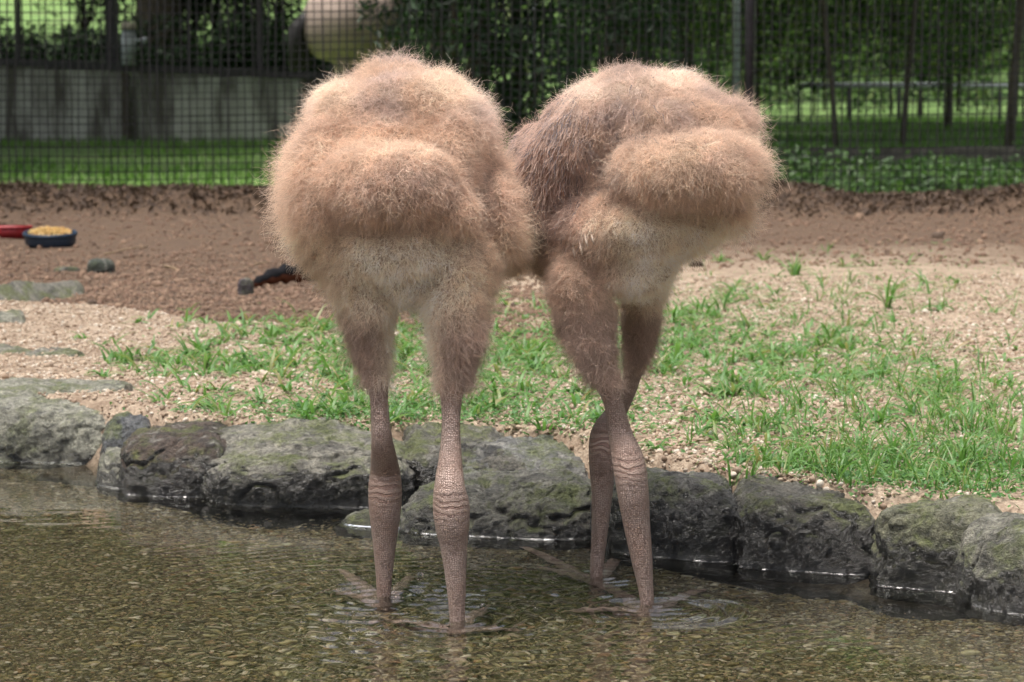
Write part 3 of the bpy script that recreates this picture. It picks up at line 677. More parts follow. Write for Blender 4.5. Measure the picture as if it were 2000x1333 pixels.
# ---- right bird, turned so its tail points to the right
y3, y4 = LEGS_W[3][1], LEGS_W[2][1]
ells2 = [(1225, 320, .22, 185, 185, 250, 20), (1235, 195, .2, 95, 68, 150), (1320, 205, .14, 80, 62, 110, 20), (1110, 330, .26, 88, 95, 200, -20), (1100, 400, .24, 82, 120, 180, 10),
         (1310, 325, -.01, 110, 74, 120), (1405, 328, -.05, 92, 66, 110, 5), (1355, 328, -.045, 95, 74, 110), (1420, 250, .06, 50, 55, 80), (1310, 250, .06, 130, 80, 120),
         (1425, 408, .03, 46, 42, 80), (1240, 440, .08, 155, 90, 150), (1180, 415, .035, 42, 50, 70), (1330, 430, .08, 110, 75, 120, -15),
         (1150, 500, .12, 90, 80, 130), (1230, 520, .08, 95, 60, 100), (1130, 580, .06, 62, 95, 85, -12), (1260, 560, .18, 48, 60, 60), (1090, 440, .40, 90, 110, 150), (1050, 330, .36, 45, 90, 130)]
f2a = (W(1265, 1180, y3)[0], y3, BED + .02); f2b = (W(1165, 1130, y4)[0], y4, BED + .02)
leg2 = [leg_pts([(1142, 600, .06, 135), (1153, 655, .05, 104), (1170, 702, .045, 76), (1185, 742, .045, 56), (1199, 790, .05, 40), (1212, 850, .06, 50), (1228, 905, y3, 66), (1236, 960, y3 - .005, 64), (1243, 1020, y3, 55), (1253, 1090, y3, 44), (1263, 1170, y3, 29)]) + [(*f2a, .011)],
        leg_pts([(1258, 570, .18, 90), (1248, 640, .2, 76), (1242, 700, .23, 50), (1236, 730, .25, 38), (1226, 765, .27, 34), (1200, 812, .3, 44), (1180, 850, y4 + .02, 56), (1176, 900, y4, 54), (1176, 960, y4, 44), (1171, 1040, y4, 34), (1165, 1120, y4, 27)]) + [(*f2b, .010)]]
toes2 = toe(f2a, [(1150, 1188), (1120, 1258), (1370, 1215)]) + toe(f2b, [(1005, 1118), (1060, 1170), (1232, 1118)], .015)
neck2 = [leg_pts([(1060, 420, .12, 110), (1085, 320, .08, 120), (1150, 245, .06, 120), (1230, 205, .05, 115), (1320, 205, .06, 105), (1400, 230, .06, 90)]), [(*W(1060, 320, .50), .06), (*W(1045, 280, .62), .035), (*W(1055, 320, .72), .026), (*W(1065, 400, .72), .024), (*W(1075, 440, .66), .022), (*W(1080, 450, .6), .014)],
         [(*W(1072, 410, .72), .03), (*W(1074, 432, .70), .028), (*W(1078, 455, .68), .012), (*W(1085, 490, .65), .004)]]
def tint2(u, v, P, rng):
    n = len(u); c = np.tile(np.array([.48, .305, .20]), (n, 1)); nz = fbm(P, 24, 3, 13); n2 = vnoise(P, 80, 18)
    back = sstep(330, 250, v + .12 * (u - 1250)) 
    c = lerp(c, (.24, .165, .135), back * np.clip(.6 + .9 * nz, 0, 1))
    c = lerp(c, (.33, .19, .135), sstep(1180, 1090, u) * sstep(500, 430, v))
    c = lerp(c, (.13, .11, .115), np.clip(2.4 * (vnoise(P, 62, 31) - .25), 0, .85) * sstep(1340, 1200, u) * sstep(430, 360, v) * sstep(130, 190, v))
    c = lerp(c, (.74, .54, .40), np.clip(blob(u, v, 1310, 152, 55, 28) + .9 * blob(u, v, 1130, 175, 70, 40), 0, 1))  # bright top of the back: light from above painted into the colour
    c = lerp(c, (.22, .15, .12), .7 * blob(u, v, 1235, 135, 50, 18))
    c = lerp(c, (.52, .35, .22), blob(u, v, 1350, 320, 130, 60))
    c = lerp(c, (.36, .24, .19), .5 * blob(u, v, 1400, 310, 90, 25) * np.clip(.6 + nz, 0, 1))
    c = lerp(c, (.95, .76, .52), sstep(390, 450, v) * np.exp(-((u - 1310) / 130) ** 4))
    c = lerp(c, (.36, .22, .14), sstep(440, 520, v) * sstep(1230, 1130, u))
    c = lerp(c, (.29, .185, .13), sstep(560, 640, v))
    return c * (1 + .16 * nz + .13 * n2)[:, None]
def len2(u, v, P):
    L = np.full(len(u), .024); L = np.where(v > 450, .017, L); L = L + .010 * sstep(600, 690, v); L = L * (1 + .45 * vnoise(P, 38, 24))
    L = L - .008 * sstep(1150, 1080, u) * sstep(420, 380, v)
    L = L * (1 - .12 * sstep(400, 460, v) * np.exp(-((u - 1310) / 130) ** 4))
    L = L - .006 * sstep(240, 150, v)
    return L
def flow2(u, v): return np.stack([(u - 1200) / 350., np.zeros_like(u), np.where(v < 230, .4, 0)], 1)
hk2 = [W(1230, 915, y3), W(1178, 865, y4)]
bird2 = build_bird('fluffy tan long legged young bird at right, brown feathered side showing and legs crossed', ells2, neck2, leg2, toes2, tint2, len2, W(1190, 762, 0)[2], hk2, flow2, 12, lambda P, u, v: sstep(1165, 1110, u) * sstep(165, 200, v) * sstep(490, 380, v) + .25 * blob(u, v, 1240, 130, 70, 25) + .12 * blob(u, v, 1230, 260, 90, 60))

# ------------------------------------------------------------------ grass and weeds near the pond
def blades(cl, rng, Lr, wr, nb, flat, seg=5):
    """cl: clump centres (n,3) -> strip blades, folded along the midrib"""
    V = []; Fc = []; b0 = 0
    for c in cl:
        k = rng.integers(nb[0], nb[1] + 1); sc = rng.uniform(.65, 1.25)
        for _ in range(k):
            az = rng.random() * 6.283; L = rng.uniform(*Lr) * sc; wd = rng.uniform(*wr); up = rng.uniform(*flat)
            d = np.array([math.cos(az), math.sin(az), 0]); sd_ = np.array([-d[1], d[0], 0]); tw = rng.normal(0, .5)
            p = np.array(c) + d * rng.random() * .012 + sd_ * rng.normal(0, .006); el = up
            drop = rng.uniform(.5, 1.9) / seg
            for i in range(seg + 1):
                s = i / seg; wv = wd * (1 - s ** 2.2) * min(1, .55 + s * 2) + .0002
                t = np.array([d[0] * math.cos(el), d[1] * math.cos(el), math.sin(el)])
                nrm = np.cross(sd_, t); sw = sd_ * math.cos(tw * s) + nrm * math.sin(tw * s)
                V += [p - sw * wv * .5 - nrm * wv * .0, p + nrm * wv * -.14, p + sw * wv * .5]
                p = p + t * (L / seg); el -= drop * (1 + s)
                if p[2] < c[2] + .002: p[2] = c[2] + .002; el = max(el, 0)
            for i in range(seg):
                a = b0 + i * 3; Fc += [(a, a + 1, a + 4, a + 3), (a + 1, a + 2, a + 5, a + 4)]
            b0 += (seg + 1) * 3
    return np.array(V), np.array(Fc)
def onground(x, y): return np.stack([x, y, height(x, y) + .001], 1)
def pick(n, fn, rng, ylo=470, yhi=1010):
    out = []
    while len(out) < n:
        px, py = rng.uniform(-40, 2040), rng.uniform(ylo, yhi)
        if rng.random() < fn(px, py):
            p = Pz(px, py, .125)
            if p[1] > rock_line(p[0]) + .2: out.append(p)
    P = np.array(out); return onground(P[:, 0], P[:, 1])
def bl(px, py, cx, cy, rx, ry): return math.exp(-(((px - cx) / rx) ** 2 + ((py - cy) / ry) ** 2))
def dens(px, py):
    d = 1.0 * bl(px, py, 600, 690, 230, 65) + .9 * bl(px, py, 1000, 690, 240, 80) + .7 * bl(px, py, 1330, 640, 120, 50) + .5 * bl(px, py, 380, 730, 90, 40) + .5 * bl(px, py, 240, 700, 45, 20)
    d += .55 * bl(px, py, 700, 800, 220, 35) + .3 * bl(px, py, 1100, 810, 160, 40) + .4 * bl(px, py, 1580, 690, 200, 60) + .2 * bl(px, py, 1800, 800, 200, 70) + .2 * bl(px, py, 1500, 850, 200, 50) + .25 * bl(px, py, 1420, 760, 120, 30)
    d += .22 * bl(px, py, 1600, 560, 250, 50)
    return min(1, d) * (.35 + .65 * (vnoise(np.array([[px / 60., py / 30., 0]]), 1, 5)[0] > -.25))
rg = np.random.default_rng(21)
V1, F1 = blades(pick(1000, dens, rg), rg, (.03, .085), (.005, .0095), (4, 9), (.25, 1.2))
obj('grass', mesh_np('grass', V1, F1, True, M_GRASS), None, 'bright green broad bladed grass sprawling over the gravel bank', 'grass', None, 'stuff')
def dens2(px, py): return min(1, .6 * bl(px, py, 1800, 890, 240, 90) + .7 * bl(px, py, 1560, 900, 110, 45) + .35 * bl(px, py, 1900, 780, 150, 70) + .25 * bl(px, py, 1650, 780, 200, 60) + .22 * bl(px, py, 1700, 620, 300, 70))
V1, F1 = blades(pick(330, dens2, rg), rg, (.04, .10), (.0022, .0045), (4, 9), (.7, 1.45))
obj('fine_grass', mesh_np('fine_grass', V1, F1, True, M_GRASS), None, 'thin upright grass growing on the bank at the right', 'grass', None, 'stuff')
# low small-leaved ground cover
def leaves(P, rng, size, tilt=.5, elong=(1.6, 2.6)):
    n = len(P); az = rng.random(n) * 6.283; L = size * rng.uniform(.6, 1.4, n); wd = L / rng.uniform(*elong, n)
    d = np.stack([np.cos(az), np.sin(az), rng.normal(.15, tilt, n)], 1); d = unit(d); up = np.stack([rng.normal(0, tilt, n), rng.normal(0, tilt, n), np.ones(n)], 1)
    s = unit(np.cross(d, up)); nn = np.cross(s, d)
    o = lambda a, b, c: P + d * (L * a)[:, None] + s * (wd * b)[:, None] + nn * (wd * c)[:, None]
    V = np.stack([o(-.5, 0, 0), o(-.1, .5, .12), o(.5, 0, -.1), o(-.1, -.5, .12)], 1).reshape(-1, 3)
    i = np.arange(n) * 4; Fc = np.concatenate([np.stack([i, i + 1, i + 2], 1), np.stack([i, i + 2, i + 3], 1)])
    return V, Fc
def dens3(px, py): return min(1, 1. * bl(px, py, 820, 820, 380, 45) + .5 * bl(px, py, 1300, 640, 250, 60) + .8 * bl(px, py, 1780, 920, 260, 60) + .4 * bl(px, py, 1600, 720, 300, 90) + .2 * bl(px, py, 1700, 560, 300, 60) + .4 * bl(px, py, 900, 690, 300, 60))
Pc = pick(20000, dens3, rg); Pc[:, 2] += rg.random(len(Pc)) * .014
V1, F1 = leaves(Pc, rg, .011)
obj('ground_cover', mesh_np('ground_cover', V1, F1, False, M_WEED), None, 'tiny leaved green ground cover between the grass on the bank', 'ground cover', None, 'stuff')
# single tufts one can point at
def tuft(label, px, py, hpx, n, wr=(.003, .006), flat=(.9, 1.5), mat=M_GRASS, name='grass_tuft'):
    p = Pz(px, py, .125); p = onground(p[:1], p[1:2])[0]; L = hpx * (p[1] + 4.27) / F
    V, Fc = blades(np.zeros((1, 3)) + 0, rg, (L * .7, L * 1.25), wr, (n, n), flat, 6)
    return obj(name, mesh_np(name, V, Fc, True, mat), None, label, 'grass tuft', 'grass tufts on the bank', None, p)
tuft('tall upright grass tuft alone on the gravel below the brown soil at right', 1732, 595, 85, 16, (.006, .011), (1.0, 1.5))
tuft('bushy dark green tuft at the far edge of the gravel right of the birds', 1552, 535, 50, 26, (.005, .008), (.7, 1.4))
tuft('low grass tuft touching the brown soil just right of the right bird', 1408, 508, 28, 22, (.005, .008), (.3, 1.3))
tuft('spreading broad bladed tuft midway between right bird and right edge', 1425, 782, 62, 22, (.006, .011), (.4, 1.3))
tuft('upright bright tuft in the middle of the right bank', 1625, 660, 55, 20, (.004, .007), (.6, 1.4))
tuft('slender tuft standing beside the right bird\'s shoulder on the gravel', 1408, 605, 62, 12, (.004, .007), (1.0, 1.5))
tuft('small feathery tuft on bare gravel at far left', 240, 702, 42, 24, (.003, .006), (.5, 1.4))
tuft('flat star shaped tuft below the feathery tuft at left', 205, 735, 48, 14, (.005, .009), (.2, .9))
tuft('tall broad bladed tuft at the left end of the dense grass', 395, 690, 60, 14, (.007, .012), (.5, 1.4))
tuft('grass tuft right beside the stone edge at the right bird\'s leg', 1285, 880, 46, 12, (.005, .009), (.3, 1.2))
tuft('arching tuft hanging above the mossy stones left of the left bird', 470, 838, 60, 12, (.005, .009), (.2, 1.2))
tuft('tall thin grass tuft close to the right edge of the picture', 1880, 900, 95, 20, (.003, .006), (1.0, 1.5))
tuft('thin upright grass tuft above the dark square stone', 1640, 915, 85, 20, (.003, .006), (.9, 1.5))
def weed(label, px, py, spec, name='weed'):
    p = Pz(px, py, .125); p = onground(p[:1], p[1:2])[0]; o = thing(name, label, 'weed', p, 'broad leaved weeds on the bank')
    for (az, L, wd, el, st) in spec:
        d = np.array([math.cos(az), math.sin(az), 0]); s_ = np.array([-d[1], d[0], 0]); V = []; Fc = []; q = d * st * .4 + np.array([0, 0, st]); e = el; n = 7
        for i in range(n + 1):
            s = i / n; wv = wd * math.sin(math.pi * min(1, s * .93 + .06)) ** .8
            t = d * math.cos(e) + np.array([0, 0, math.sin(e)]); nr = np.cross(s_, t)
            V += [q - s_ * wv / 2 + nr * wv * -.12, q, q + s_ * wv / 2 + nr * wv * -.12]; q = q + t * L / n; e -= .16
        for i in range(n): a = i * 3; Fc += [(a, a + 1, a + 4, a + 3), (a + 1, a + 2, a + 5, a + 4)]
        obj('leaf', mesh_np('leaf', V, Fc, True, M_WEED), o)
    m = MB(); m.tube([(0, 0, -.01), (0, 0, .012), (.002, 0, max(.02, spec[0][4]))], [.0016, .0013, .0008], 5); obj('stem', m.mesh('stem', M_WEED), o)
    return o
weed('single round cupped leaf on a short stem near the right corner stones', 1838, 925, [(-1.2, .028, .026, .5, .03), (1.4, .012, .010, .6, .01), (2.6, .014, .01, .5, .008)])
weed('wide flat leaves lying over the edge of the dark square stone', 1770, 972, [(3.3, .062, .022, .1, .008), (2.4, .045, .02, .15, .01), (-.4, .05, .02, .12, .008), (-1.6, .03, .016, .1, .005), (.8, .04, .02, .2, .01)])
weed('small leafy rosette on the moss beside the black glistening stone', 1455, 905, [(k * 1.05 + .2, .03 + .006 * (k % 2), .012, .35, .008) for k in range(6)])
weed('leafy plant with rounded leaves above the dark square stone', 1605, 918, [(.2, .035, .02, .4, .014), (2.9, .036, .02, .4, .012), (-1.2, .03, .014, .2, .01), (1.6, .03, .016, .8, .016), (-2.2, .028, .014, .4, .01)])
weed('broad leaf casting a dark shade in the middle of the right bank', 1700, 745, [(.1, .05, .02, .25, .018), (3.0, .045, .02, .2, .016), (1.4, .03, .016, .6, .014), (-1.0, .025, .014, .2, .012)])
weed('low round leaved weed on the gravel below the brown soil at far right', 1830, 608, [(.1, .055, .03, .15, .012), (3.1, .05, .03, .15, .012), (1.5, .04, .024, .4, .01), (-1.4, .03, .02, .2, .01)])
weed('leafy weed beside a grey stone midway up the right bank', 1590, 760, [(k * 1.3, .04, .016, .4 + .1 * (k % 2), .012) for k in range(5)])
# ------------------------------------------------------------------ things on the brown soil
M_BLUE = simple('navy_plastic', (.012, .03, .06), .45, .2, 30); M_RED = simple('red_plastic', (.30, .018, .025), .45, .2, 30); M_FEED = leaf_mat('feed', [(.5, .34, .12), (.62, .45, .2), (.5, .28, .1)], 0, .8)
p = Pz(91, 487, .09); p[1] += .1; p[2] = float(height(p[:1], p[1:2])[0])
bowl = thing('feed_bowl', 'round navy blue feed bowl filled with yellow pellets on the brown soil', 'feed bowl', p); bowl.rotation_euler.x = .09
R = .108; m = MB(); m.lathe((0, 0, 0), [(.0, .0), (R * .9, .0), (R * .98, .012), (R, .052), (R * .955, .056), (R * .93, .05), (R * .88, .014), (.0, .012)], 40); obj('bowl', m.mesh('bowl', M_BLUE), bowl)
m = MB(); m.lathe((0, 0, 0), [(R * 1.0, .040), (R * 1.05, .044), (R * 1.05, .056), (R * 1.0, .059), (R * .95, .057)], 40); obj('rim', m.mesh('rim', M_BLUE), bowl)
m = MB(); 
for k in range(260):
    a, r = random.random() * 6.28, R * .8 * random.random() ** .6; s = .008 * random.uniform(.7, 1.3)
    m.box((r * math.cos(a), r * math.sin(a), 0.048 + .026 * (1 - (r / R) ** 2) * random.random()), (s, s * .6, s * .6), random.random() * 3)
obj('feed_pellets', m.mesh('feed_pellets', M_FEED, False), None, 'yellow feed pellets heaped in the navy bowl', 'feed', None, 'stuff', p).rotation_euler.x = .09
p = Pz(0, 473, .09); p[1] += .12; p[2] = float(height(p[:1], p[1:2])[0])
tr = thing('feed_tray', 'red plastic tray behind the navy bowl, cut off by the left border', 'feed tray', p)
m = MB(); m.lathe((0, 0, 0), [(0, 0), (.10, 0), (.115, .05), (.108, .05), (.094, .01), (0, .008)], 40, 1.0, .75); obj('tray', m.mesh('tray', M_RED), tr)
m = MB()
for k in range(24):
    a = k / 24 * 6.283; m.tube([(.101 * math.cos(a), .077 * math.sin(a), .002), (.117 * math.cos(a), .089 * math.sin(a), .046)], .004, 6)
obj('rib', m.mesh('rib', M_RED), tr, kind='stuff')
m = MB(); m.lathe((0, 0, 0), [(.108, .046), (.122, .047), (.122, .053), (.107, .054)], 40, 1.0, .76); obj('rim', m.mesh('rim', M_RED), tr)
# black log
a, b = Pz(497, 556, .1), Pz(632, 548, .1); pts = []
for i in range(15):
    s = i / 14; q = a + (b - a) * s; pts.append((q[0], q[1] + .02 * math.sin(s * 5), .10 + .024 * math.sin(math.pi * min(1, s * 1.05)) ** .6 + .012 * s))
me_l = MB(); me_l.tube(pts, [max(.004, .03 * math.sin(math.pi * (.05 + .9 * i / 14)) ** .6 * (1 + .25 * math.sin(i * 2.3))) for i in range(15)], 14)
lm = NM('charred_wood'); lz = lm.node('SeparateXYZ', Vector=lm.node('NewGeometry').outputs['Normal']).outputs[2]; ln = lm.noise(30, 4)
log_m = lm.set(lm.mix(lm.ramp(lm.math('ADD', ln, lm.math('MULTIPLY', lz, .8)), [(.3, 1.), (.55, 0.)]), (.012, .012, .014), (.11, .042, .024)), .95, lm.bump(ln, .8, .01), **{'Specular IOR Level': .08})
lo = obj('log', me_l.mesh('log', log_m), None, 'short black weathered log with rusty brown underside lying on the soil', 'log')
M_TWIG = simple('twig', (.24, .17, .10), .85, .3, 40)
for k, (x0, y0_, x1, y1_, r) in enumerate([(205, 498, 290, 478, .004), (250, 468, 285, 480, .003), (318, 514, 352, 524, .005), (488, 512, 530, 508, .003), (1800, 945, 1880, 938, .0025), (1335, 868, 1390, 860, .002)]):
    z = .1 if x0 < 1000 else .13; A, B = Pz(x0, y0_, z), Pz(x1, y1_, z); zz = [float(height(q[:1], q[1:2])[0]) + r * 1.2 for q in (A, B)]
    m = MB(); mid = (A + B) / 2; m.tube([(A[0], A[1], zz[0]), (mid[0], mid[1] + .01, (zz[0] + zz[1]) / 2 + .004), (B[0], B[1], zz[1])], [r, r * .9, r * .5], 7)
    obj('twig', m.mesh('twig', M_TWIG), None, ['long pale twig on the brown soil right of the feed bowl', 'short twig crossing the long one on the soil', 'stubby pale stick on the soil below the twigs', 'thin pale stick on the soil near the left bird', 'brown twig on the bank by the right corner stones', 'thin twig on the bank beside the right bird\'s leg'][k], 'twig', 'twigs on the ground')

# ------------------------------------------------------------------ wire fence behind the birds
FY = 10.6
fence = thing('wire_fence', 'dark square mesh wire fence across the whole enclosure behind the birds', 'fence', (0, FY, .12))
m = MB(); fr = random.Random(5)
def wire(pts, r):
    b = len(m.v); k = len(pts)
    for q in pts:
        for dx, dz in ((-1, -1), (1, -1), (1, 1), (-1, 1)): 
            m.v.append((q[0] + (dx * r if q[3] else 0), q[1] + dz * r * (1 if q[3] else dx), q[2] + (0 if q[3] else dz * r)))
    for i in range(k - 1):
        for j in range(4): m.f.append((b + i * 4 + j, b + i * 4 + (j + 1) % 4, b + i * 4 + 4 + (j + 1) % 4, b + i * 4 + 4 + j))
SP = .041
for i in range(-160, 161):
    x0 = i * SP + fr.gauss(0, .002); r = .0027 * fr.uniform(.8, 1.35); ph = fr.random() * 6
    wire([(x0 + .004 * math.sin(ph + t * 1.7) , .004 * math.sin(t * 2 + ph), -.1 + t * .3, 1) for t in range(9)], r)
for j in range(0, 57):
    z0 = -.05 + j * SP; r = .0025 * fr.uniform(.8, 1.3); ph = fr.random() * 6
    wire([(-6.6 + t * .4, .004 * math.cos(t + ph) + .006, z0 + .004 * math.sin(ph + t * .9) - .01 * math.sin(t * .7), 0) for t in range(34)], r)
obj('wire_mesh', m.mesh('wire_mesh', M_WIRE, False), fence, kind='stuff')
for px in (-420, 1462, 2260):
    p = W(px, 300, FY + .05); m = MB(); m.tube([(p[0], .05, -.3), (p[0], .05, 2.3)], .026, 12); obj('post', m.mesh('post', M_METAL), fence)
# leaf litter along the foot of the fence
n = 15000; x = RNG.uniform(-3.2, 3.2, n); y = 10.15 + RNG.normal(0, .28, n); P = np.stack([x, y, height(x, y) + .005 + .02 * RNG.random(n)], 1)
V1, F1 = leaves(P, RNG, .032, .8); obj('leaf_litter', mesh_np('leaf_litter', V1, F1, False, M_LITTER), None, 'brown dead leaves heaped along the foot of the wire fence', 'leaf litter', None, 'stuff')
# grass beyond the fence
def far_blades(n, xr, yr, hgt, rng, w_=.02, fn=None):
    x = rng.uniform(*xr, n); y = rng.uniform(*yr, n)
    if fn is not None: k = fn(x, y); x, y = x[k], y[k]
    n = len(x); z = height(x, y); az = rng.random(n) * 3.14; L = hgt * rng.uniform(.5, 1.3, n); d = np.stack([np.cos(az), np.sin(az), az * 0], 1) * w_
    B = np.stack([x, y, z - .01], 1); T = B + np.stack([rng.normal(0, .4, n) * L, rng.normal(0, .4, n) * L, L], 1)
    V = np.stack([B - d, B + d, T], 1).reshape(-1, 3); return V, np.arange(n * 3).reshape(-1, 3)
V1, F1 = far_blades(34000, (-6, 8), (11, 40), .09, RNG, .012, lambda x, y: (np.abs(x) < y * .21 + 1.2) & (vnoise(np.stack([x, y, x * 0], 1), .5, 6) > -.5))
obj('far_grass', mesh_np('far_grass', V1, F1, False, M_FARGRASS), None, 'short lawn grass beyond the wire fence', 'grass', None, 'stuff')

# ------------------------------------------------------------------ low wall with railing, left background
wl = NM('stained_concrete'); P = wl.pos(); st = wl.node('Mapping', Scale=(3., 3., .5)); wl.link(P, st.inputs['Vector']); sn = wl.noise(1.3, 5, .7, st.outputs[0]); sn2 = wl.noise(6, 4)
M_WALL = wl.set(wl.mix(wl.ramp(sn, [(.4, 0.), (.56, 1.)]), (.12, .11, .095), wl.mix(sn2, (.46, .45, .43), (.68, .67, .65))), .85, wl.bump(sn2, .4, .02))
WY = 25.4
A0, A1 = W(-260, 262, WY - .3), W(700, 278, WY + .3); T0, T1 = W(-260, 118, WY - .3), W(700, 160, WY + .3)
wall = thing('low_wall', 'low stained whitish concrete wall with dark railing at left beyond the fence', 'wall', (A0[0], A0[1], 0))
o3 = np.array(wall.location)
def slab(a, b, c, d, th):
    m = MB(); v = [np.array(q) - o3 for q in (a, b, c, d)]; m.add([*v, *[q + np.array([0, th, 0]) for q in v]], [(0, 1, 2, 3), (7, 6, 5, 4), (4, 5, 1, 0), (3, 2, 6, 7), (1, 5, 6, 2), (4, 0, 3, 7)]); return m
dn = np.array([0, 0, -.35]); obj('wall', slab(A0 + dn, A1 + dn, T1, T0, .25).mesh('wall', M_WALL, False), wall)
up = np.array([0, -.03, .085]); lo_ = np.array([0, -.03, .004]); obj('rail', slab(T0 + lo_, T1 + lo_, T1 + up, T0 + up, .3).mesh('rail', M_METAL, False), wall)
for px, wpx in ((30, 8), (210, 22), (362, 6), (503, 15), (-150, 16)):
    s = (px + 260) / 960; q = T0 + (T1 - T0) * s - o3; m = MB(); m.box((q[0], q[1] + .1, q[2] + .085 + .9), (wpx / 2 / 187, .04, .9)); obj('post', m.mesh('post', M_METAL, False), wall)
q = A0 + (A1 - A0) * (503 / 960); m = MB(); m.box((q[0] - o3[0], q[1] - o3[1] - .05, .42), (.036, .04, .42)); obj('post', m.mesh('post', M_BARK, False), wall)
q = T0 + (T1 - T0) * (510 / 960); sp = thing('standpipe', 'grey standpipe with a small tap standing above the wall beside a post', 'standpipe', (q[0], q[1] - .12, q[2] + .07))
m = MB(); m.tube([(0, 0, 0), (0, 0, .36)], .075, 12); obj('pipe', m.mesh('pipe', M_PALE), sp)
m = MB(); m.tube([(0, 0, .36), (0, 0, .38), (0, 0, .44)], [.085, .09, .07], 12); obj('cap', m.mesh('cap', simple('cap_paint', (.3, .27, .22), .7)), sp)
m = MB(); m.tube([(.07, -.02, .25), (.17, -.02, .255)], .016, 8); m.tube([(.17, -.02, .22), (.17, -.02, .29)], .022, 8); obj('tap', m.mesh('tap', M_PALE), sp)

# ------------------------------------------------------------------ adult bird behind the fence
M_WHITE = simple('white_plumage', (.34, .27, .23), .9, .25, 6); M_BLACK = simple('black_plumage', (.012, .011, .012), .7, .3, 20)
CY = 12.9
mb = MB(); K = (CY + 4.27) / F
for px, py, rx, rz, ry, rot in ((700, 35, 110, 78, 75, -8), (640, 50, 52, 70, 60, 0), (760, 0, 60, 60, 55, 0)): mb.add(*ellipsoid(W(px, py, CY), (rx * K, ry * K, rz * K), 0, math.radians(rot)))
for t in ([(*W(770, 0, CY), .13), (*W(805, -60, CY), .07), (*W(815, -140, CY), .05), (*W(800, -210, CY), .045), (*W(815, -240, CY), .05), (*W(850, -235, CY), .02), (*W(885, -228, CY), .008)],
          [(*W(672, 95, CY), .09), (*W(668, 150, CY), .04), (*W(672, 215, CY), .02), (*W(668, 270, CY + .03), .013), (*W(668, 385, CY), .012)],
          [(*W(715, 95, CY), .09), (*W(718, 150, CY + .1), .04), (*W(722, 215, CY + .1), .02), (*W(718, 270, CY + .13), .013), (*W(718, 380, CY + .1), .012)]):
    s = spline(t); mb.tube(s[:, :3], s[:, 3], 14)
cm = union_mesh(mb, .014, 6, 'body'); cm.materials.append(M_WHITE)
cb = W(695, 385, CY); ad = thing('adult_bird', 'adult pale bird with drooping black tail standing behind the wire fence', 'bird', cb)
V = np.zeros(len(cm.vertices) * 3, np.float32); cm.vertices.foreach_get('co', V); cm.vertices.foreach_set('co', (V.reshape(-1, 3) - cb).astype(np.float32).ravel()); obj('body', cm, ad)
mb = MB()
for k in range(16):
    t = k / 15; a = W(622 - 12 * t, 5 + 45 * t * 0 + 10 * t, CY - .05 + .1 * t); b = W(568 + 36 * t, 128 + 10 * math.sin(k * 2), CY - .1 + .12 * t); mid = (a + b) / 2 + np.array([-.05, 0, .02])
    mb.tube([a, mid, b], [.03, .055, .02], 6)
tm = mb.mesh('tail', M_BLACK)
tm.vertices.foreach_get('co', V2 := np.zeros(len(tm.vertices) * 3, np.float32)); tm.vertices.foreach_set('co', (V2.reshape(-1, 3) - cb).astype(np.float32).ravel()); obj('tail', tm, ad)

# ------------------------------------------------------------------ shrubs, trees and the wood behind
def cloud(n, ells, size, rng, elong=(1.6, 2.6)):
    P = []
    per = np.array([e[3] * e[4] * e[5] for e in ells]) ** (2 / 3); per = (per / per.sum() * n).astype(int)
    for e, k in zip(ells, per):
        d = unit(rng.normal(0, 1, (k, 3))) * (rng.uniform(.35, 1.08, (k, 1)) ** .5); P.append(np.array(e[:3]) + d * np.array(e[3:]))
    P = np.concatenate(P); keep = vnoise(P, 1.7 / max(.4, size * 8), 3) > -.35; P = P[keep]
    return leaves(P, rng, size, .9, elong)
rv = np.random.default_rng(33)
def crown_kind(seed, n, size, mat, lobes, w_, h_, name='crown', elong=(1.6, 2.6)):
    r = np.random.default_rng(seed)
    E = [(r.uniform(-.6, .6) * w_, r.uniform(-.6, .6) * w_, h_ * r.uniform(.15, .95), w_ * r.uniform(.35, .6), w_ * r.uniform(.35, .6), h_ * r.uniform(.2, .34)) for _ in range(lobes)]
    return mesh_np(name, *cloud(n, E, size, r, elong), False, mat), E
def stems(E, h, r0, mat):
    m = MB(); m.tube([(0, 0, -.2), (.02, 0, h * .3), (-.02, .03, h * .75)], [r0, r0 * .8, r0 * .35], 8)
    for e in E[:6]: m.tube([(0, 0, h * .25), (e[0] * .5, e[1] * .5, e[2] * .7), (e[0], e[1], e[2])], [r0 * .5, r0 * .35, r0 * .12], 6)
    return m.mesh('trunk', mat)
def plant(name, label, cat, kind, px, Y, zoff=0, rz=0, sc=1., group=None):
    p = W(px, 250, Y); z = float(height(np.array([p[0]]), np.array([Y]))[0])
    o = thing(name, label, cat, (p[0], Y, z + zoff), group); o.rotation_euler.z = rz; o.scale = (sc, sc, sc)
    obj('crown', kind[0], o); obj('trunk', kind[1], o); return o
def kind(seed, n, size, mat, lobes, w_, h_, r0, elong=(1.6, 2.6)):
    c, E = crown_kind(seed, n, size, mat, lobes, w_, h_, 'crown', elong); return c, stems(E, h_, r0, M_BARK)
dark1 = kind(1, 5200, .085, M_DARKLEAF, 9, .62, 2.3, .03, (2.5, 5)); dark2 = kind(2, 5200, .085, M_DARKLEAF, 9, .6, 2.2, .03, (2.5, 5))
shr = [kind(10 + k, 3600, .075, M_MIDLEAF, 8, .95, 2.1, .014) for k in range(3)]
plant('shrub', 'dark feathery shrub right behind the left bird\'s back', 'shrub', dark1, 885, 12.2, -.1, 0, 1, 'dark shrubs behind the fence')
plant('shrub', 'dark shrub filling the gap between the two birds', 'shrub', dark2, 1010, 12.6, -.1, 1, 1, 'dark shrubs behind the fence')
